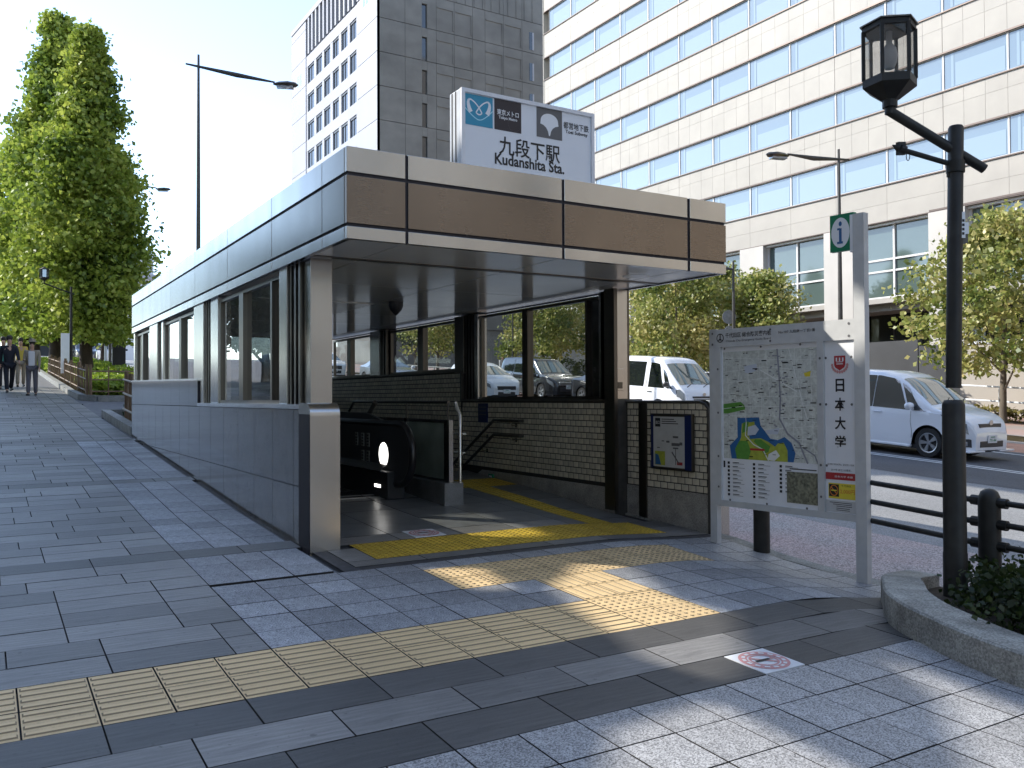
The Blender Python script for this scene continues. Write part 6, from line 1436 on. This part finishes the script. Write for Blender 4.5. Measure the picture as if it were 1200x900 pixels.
def person(x, y, rz, h, label, legL, legR, armL, armR, top, bottom, hair='hair', hat=None, bag=None, seat=False, long=0.):
    # local axes: +y is forward, z up; legs and arms given as (swing at hip/shoulder, bend) in radians
    r = local_thing('person', label, 'person'); k = h/1.7
    hipz = .86*k if not seat else .1
    J = {'pel': V(0, 0, hipz+.04), 'wst': V(0, .0, hipz+.18*k), 'chs': V(0, .01, hipz+.40*k), 'nck': V(0, .01, hipz+.56*k), 'hd0': V(0, .03, hipz+.64*k), 'hd1': V(0, .035, hipz+.76*k)}
    vs = [J['pel'], J['wst'], J['chs'], J['nck'], J['hd0'], J['hd1']]; ed = [(0, 1), (1, 2), (2, 3), (3, 4), (4, 5)]; rd = [(.135*k, .1*k), (.115*k, .09*k), (.15*k, .1*k), .05*k, (.07*k, .085*k), (.068*k, .08*k)]
    info = {}
    for nm, sd, (sw, bd) in (('L', 1, legL), ('R', -1, legR)):
        hp = V(sd*.09*k, 0, hipz-.02); kn = hp+V(sd*.01, sin(sw), -cos(sw))*.41*k; an = kn+V(0, sin(sw-bd), -cos(sw-bd))*.40*k; to = an+V(sd*.02, .15*k, -.035*k)
        i = len(vs); vs += [hp, kn, an, an+V(0, .02, -.05*k), to]; ed += [(0, i), (i, i+1), (i+1, i+2), (i+2, i+3), (i+3, i+4)]; rd += [.085*k, .056*k, .036*k, .035*k, .028*k]; info['leg'+nm] = (hp, kn, an, to)
    for nm, sd, (sw, bd) in (('L', 1, armL), ('R', -1, armR)):
        sh = V(sd*.185*k, 0, hipz+.50*k); el = sh+V(sd*.07, sin(sw), -cos(sw))*.29*k; wr = el+V(sd*(-.05 if bd > .8 else .02), sin(sw+bd), -cos(sw+bd))*.25*k; hn = wr+(wr-el).normalized()*.08*k
        i = len(vs); vs += [sh, el, wr, hn]; ed += [(2, i), (i, i+1), (i+1, i+2), (i+2, i+3)]; rd += [.05*k, .038*k, .026*k, .03*k]; info['arm'+nm] = (sh, el, wr)
        fi = len(vs)
        for f_ in range(4):     # four fingers, thumb
            d = (hn-wr).normalized(); b_ = hn+V(0, (f_-1.5)*.018, 0)*k; vs += [b_+d*.07*k*(1-.12*abs(f_-1.5))]; ed.append((i+3, len(vs)-1)); rd.append(.009*k)
        vs.append(wr+(hn-wr)*.6+V(0, .05*k, -.02*k)); ed.append((i+3, len(vs)-1)); rd.append(.01*k)
    skin_obj('body', 'skin', vs, ed, rd, r)
    a, b = info['armL'], info['armR']; g = 1.18
    vs = [J['pel']-V(0, 0, .06+long), J['pel'], J['wst'], J['chs'], J['nck']-V(0, 0, .04*k), a[0], a[1], a[2], b[0], b[1], b[2]]
    skin_obj('jacket', top, vs, [(0, 1), (1, 2), (2, 3), (3, 4), (3, 5), (5, 6), (6, 7), (3, 8), (8, 9), (9, 10)], [(.165*k, .13*k), (.16*k, .125*k), (.145*k, .115*k), (.175*k, .125*k), .065*k, .064*k, .052*k, .04*k, .064*k, .052*k, .04*k], r)
    a, b = info['legL'], info['legR']
    skin_obj('trousers', bottom, [J['pel'], a[0], a[1], a[2]-V(0, 0, .0), b[0], b[1], b[2]], [(0, 1), (1, 2), (2, 3), (0, 4), (4, 5), (5, 6)], [(.15*k, .115*k), .095*k, .072*k, .062*k, .095*k, .072*k, .062*k], r)
    for nm in ('legL', 'legR'):
        an, to = info[nm][2], info[nm][3]; q = MB(); q.tube([an+V(0, -.05*k, -.045*k), an+V(0, .02, -.04*k), to+V(0, .03, -.0)], [.04*k, .045*k, .03*k], 8); q.build('shoe', 'black', r, smooth=True)
    hc = J['hd1']+V(0, -.028*k, .03*k)
    q = MB(); q.lathe(hc, [(.07*k, -.09*k), (.083*k, -.03*k), (.084*k, .02*k), (.06*k, .06*k), (.0, .075*k)], 12); q.build('hair', hair, r, smooth=True)
    q = MB()
    for sx in (-1, 1): q.box(J['hd1'].x+sx*.03*k-.008, J['hd1'].x+sx*.03*k+.008, J['hd1'].y+.072*k, J['hd1'].y+.078*k, J['hd1'].z-.02*k, J['hd1'].z-.012*k)
    q.build('eyes', 'black', r)
    if hat: q = MB(); q.lathe(hc, [(.15*k, .01*k), (.1*k, .03*k), (.09*k, .10*k), (.0, .12*k)], 14); q.build('hat', hat, r, smooth=True)
    if bag: q = MB(); q.box(-.30*k, -.18*k, -.08, .14, hipz-.05, hipz+.22*k, c=.03); q.build('shoulder_bag', bag, r)
    return r, info
def put(r, x, y, rz, z=None):
    r[0].location = (x, y, gz(x, y)+.02 if z is None else z); r[0].rotation_euler = (0, 0, rz)
p = person(0, 0, 0, 1.72, 'person in dark clothes striding down the pavement at the far left', (.42, .05), (-.38, .35), (-.5, .3), (.5, .4), 'cloth_dark', 'cloth_dark'); put(p, .68, 30.0, pi+.1)
p = person(0, 0, 0, 1.60, 'person in a beige jacket, white shirt and grey trousers with one arm bent out', (.12, .05), (-.08, .05), (.1, 1.5), (.1, .2), 'cloth_beige', 'cloth_grey', hat='cloth_beige'); put(p, 1.25, 29.4, pi-.15)
q = MB(); q.box(-.085, .085, .10, .148, .84, 1.28, c=.03); q.build('shirt', 'cloth_white', p[0])
p = person(0, 0, 0, 1.66, 'person in pale clothes with a yellow top walking behind the beige jacket', (.2, .1), (-.2, .15), (.2, .4), (-.2, .3), 'cloth_yellow', 'cloth_beige', bag='cloth_beige'); put(p, 1.12, 34.5, pi)
p = person(0, 0, 0, 1.68, 'person with a teal scarf mostly hidden behind the dark-clothed walker', (.15, .1), (-.2, .15), (.1, .3), (-.1, .3), 'cloth_teal', 'cloth_dark'); put(p, .58, 33.0, pi)
p = person(0, 0, 0, 1.68, 'person in pale top on the far pavement seen through the entrance glass', (.15, .1), (-.2, .15), (.1, .3), (-.1, .3), 'cloth_white', 'cloth_dark'); put(p, 27.3, 46.0, pi, farz(27, 46)+.02)
p = person(0, 0, 0, 1.68, 'person driving the white delivery van', (1.45, 1.5), (1.45, 1.5), (1.0, .9), (.9, 1.0), 'cloth_white', 'cloth_dark', seat=True); put(p, 18.05, 20.35, pi, roadz(18, 20.4)+.66)
# ---------------------------------------------------------------- building behind the viewer, and a shade wall added on the left
# (added unseen wall shades the pavement; its gaps are shaped to throw sun patches)
SX, SY, SZ = SUN.x, SUN.y, SUN.z
XW = -9.0
def back(p):      # ground point -> where its sun ray crosses the added shade wall's plane
    t = (XW-p[0])/SX; return (p[1]+SY*t, gz(p[0], p[1])+SZ*t)
SUN_GAPS = [  # wanted sun patch outlines on the ground, projected back to cut the wall
    [(3.5, 8.0), (4.5, 7.9), (4.5, 6.6), (3.5, 6.75)],
    [(2.85, 6.0), (3.3, 5.75), (3.2, 5.12), (2.9, 5.2)],
    [(4.42, 5.95), (3.35, 5.0), (3.15, 4.1), (3.0, 3.62), (3.12, 3.12), (3.5, 3.3), (4.12, 4.0), (4.05, 4.5), (4.4, 5.35)],
    [(4.28, 3.15), (3.9, 2.5), (3.2, 1.9), (3.5, 1.2), (4.15, 2.1)],
    [(2.98, 3.0), (2.95, 1.4), (1.9, 1.2), (1.7, 2.3), (2.3, 2.95)],
    [(7.6, 9.0), (7.2, 4.2), (8.2, 2.0), (13.5, 4.0), (13.5, 10.0), (9.5, 11.0)],
]
hole = [[back(p) for p in g] for g in SUN_GAPS]
lw = thing('shade_wall', (XW, 0, gz(XW, 0)), 'tall unseen office block added on the left to shade the pavement, gaps cut for sun patches', 'building')
outer = [(-60, -3), (40.6, -3), (40.6, 28.5), (-60, 28.5)]
loops = [[Vector((0, a, b)) for a, b in outer]]+[[Vector((0, a, b)) for a, b in h] for h in hole]
tr = tessellate_polygon(loops); flat = [v for l_ in loops for v in l_]
q = MB(); q.add([(XW, v.y, v.z) for v in flat]+[(XW-.08, v.y, v.z) for v in flat], [tuple(t) for t in tr]+[tuple(i+len(flat) for i in t) for t in tr])
k = 0
for l_ in loops:
    n = len(l_); q.add([(XW, v.y, v.z) for v in l_]+[(XW-.08, v.y, v.z) for v in l_], [(i, (i+1) % n, (i+1) % n+n, i+n) for i in range(n)])
q.build('wall', 'shade_wall_stone', lw)
for h in hole:
    q = MB(); q.poly([(XW-.04, a, b) for a, b in h]); q.build('gap_pane', 'gap_glass', lw)  # panes in the added gaps, passing sun for the patches
for k in range(7):
    for j in range(14):
        y = -56+6.9*j; z = 3+3.6*k
        if any(min(a for a, b in h)-3.2 < y < max(a for a, b in h)+.5 and min(b for a, b in h)-2 < z < max(b for a, b in h)+.3 for h in hole): continue
        q = MB(); q.box(XW, XW+.05, y, y+2.6, z, z+1.7); q.build('window', 'blind', lw)  # pale panels on the added wall, lightening its reflection in the fascia
rb = thing('street_end_building', (20, -34, 0), 'sunlit tan building behind the camera, closing the street', 'building')
q = MB(); q.box(8, 60, -50, -36, -3, 26); q.build('wall', 'rear_wall', rb)
for k in range(6):
    q = MB(); q.box(10, 58, -36, -35.9, 4+3.8*k, 5.8+3.8*k); q.build('window_band', 'office_glass', rb)
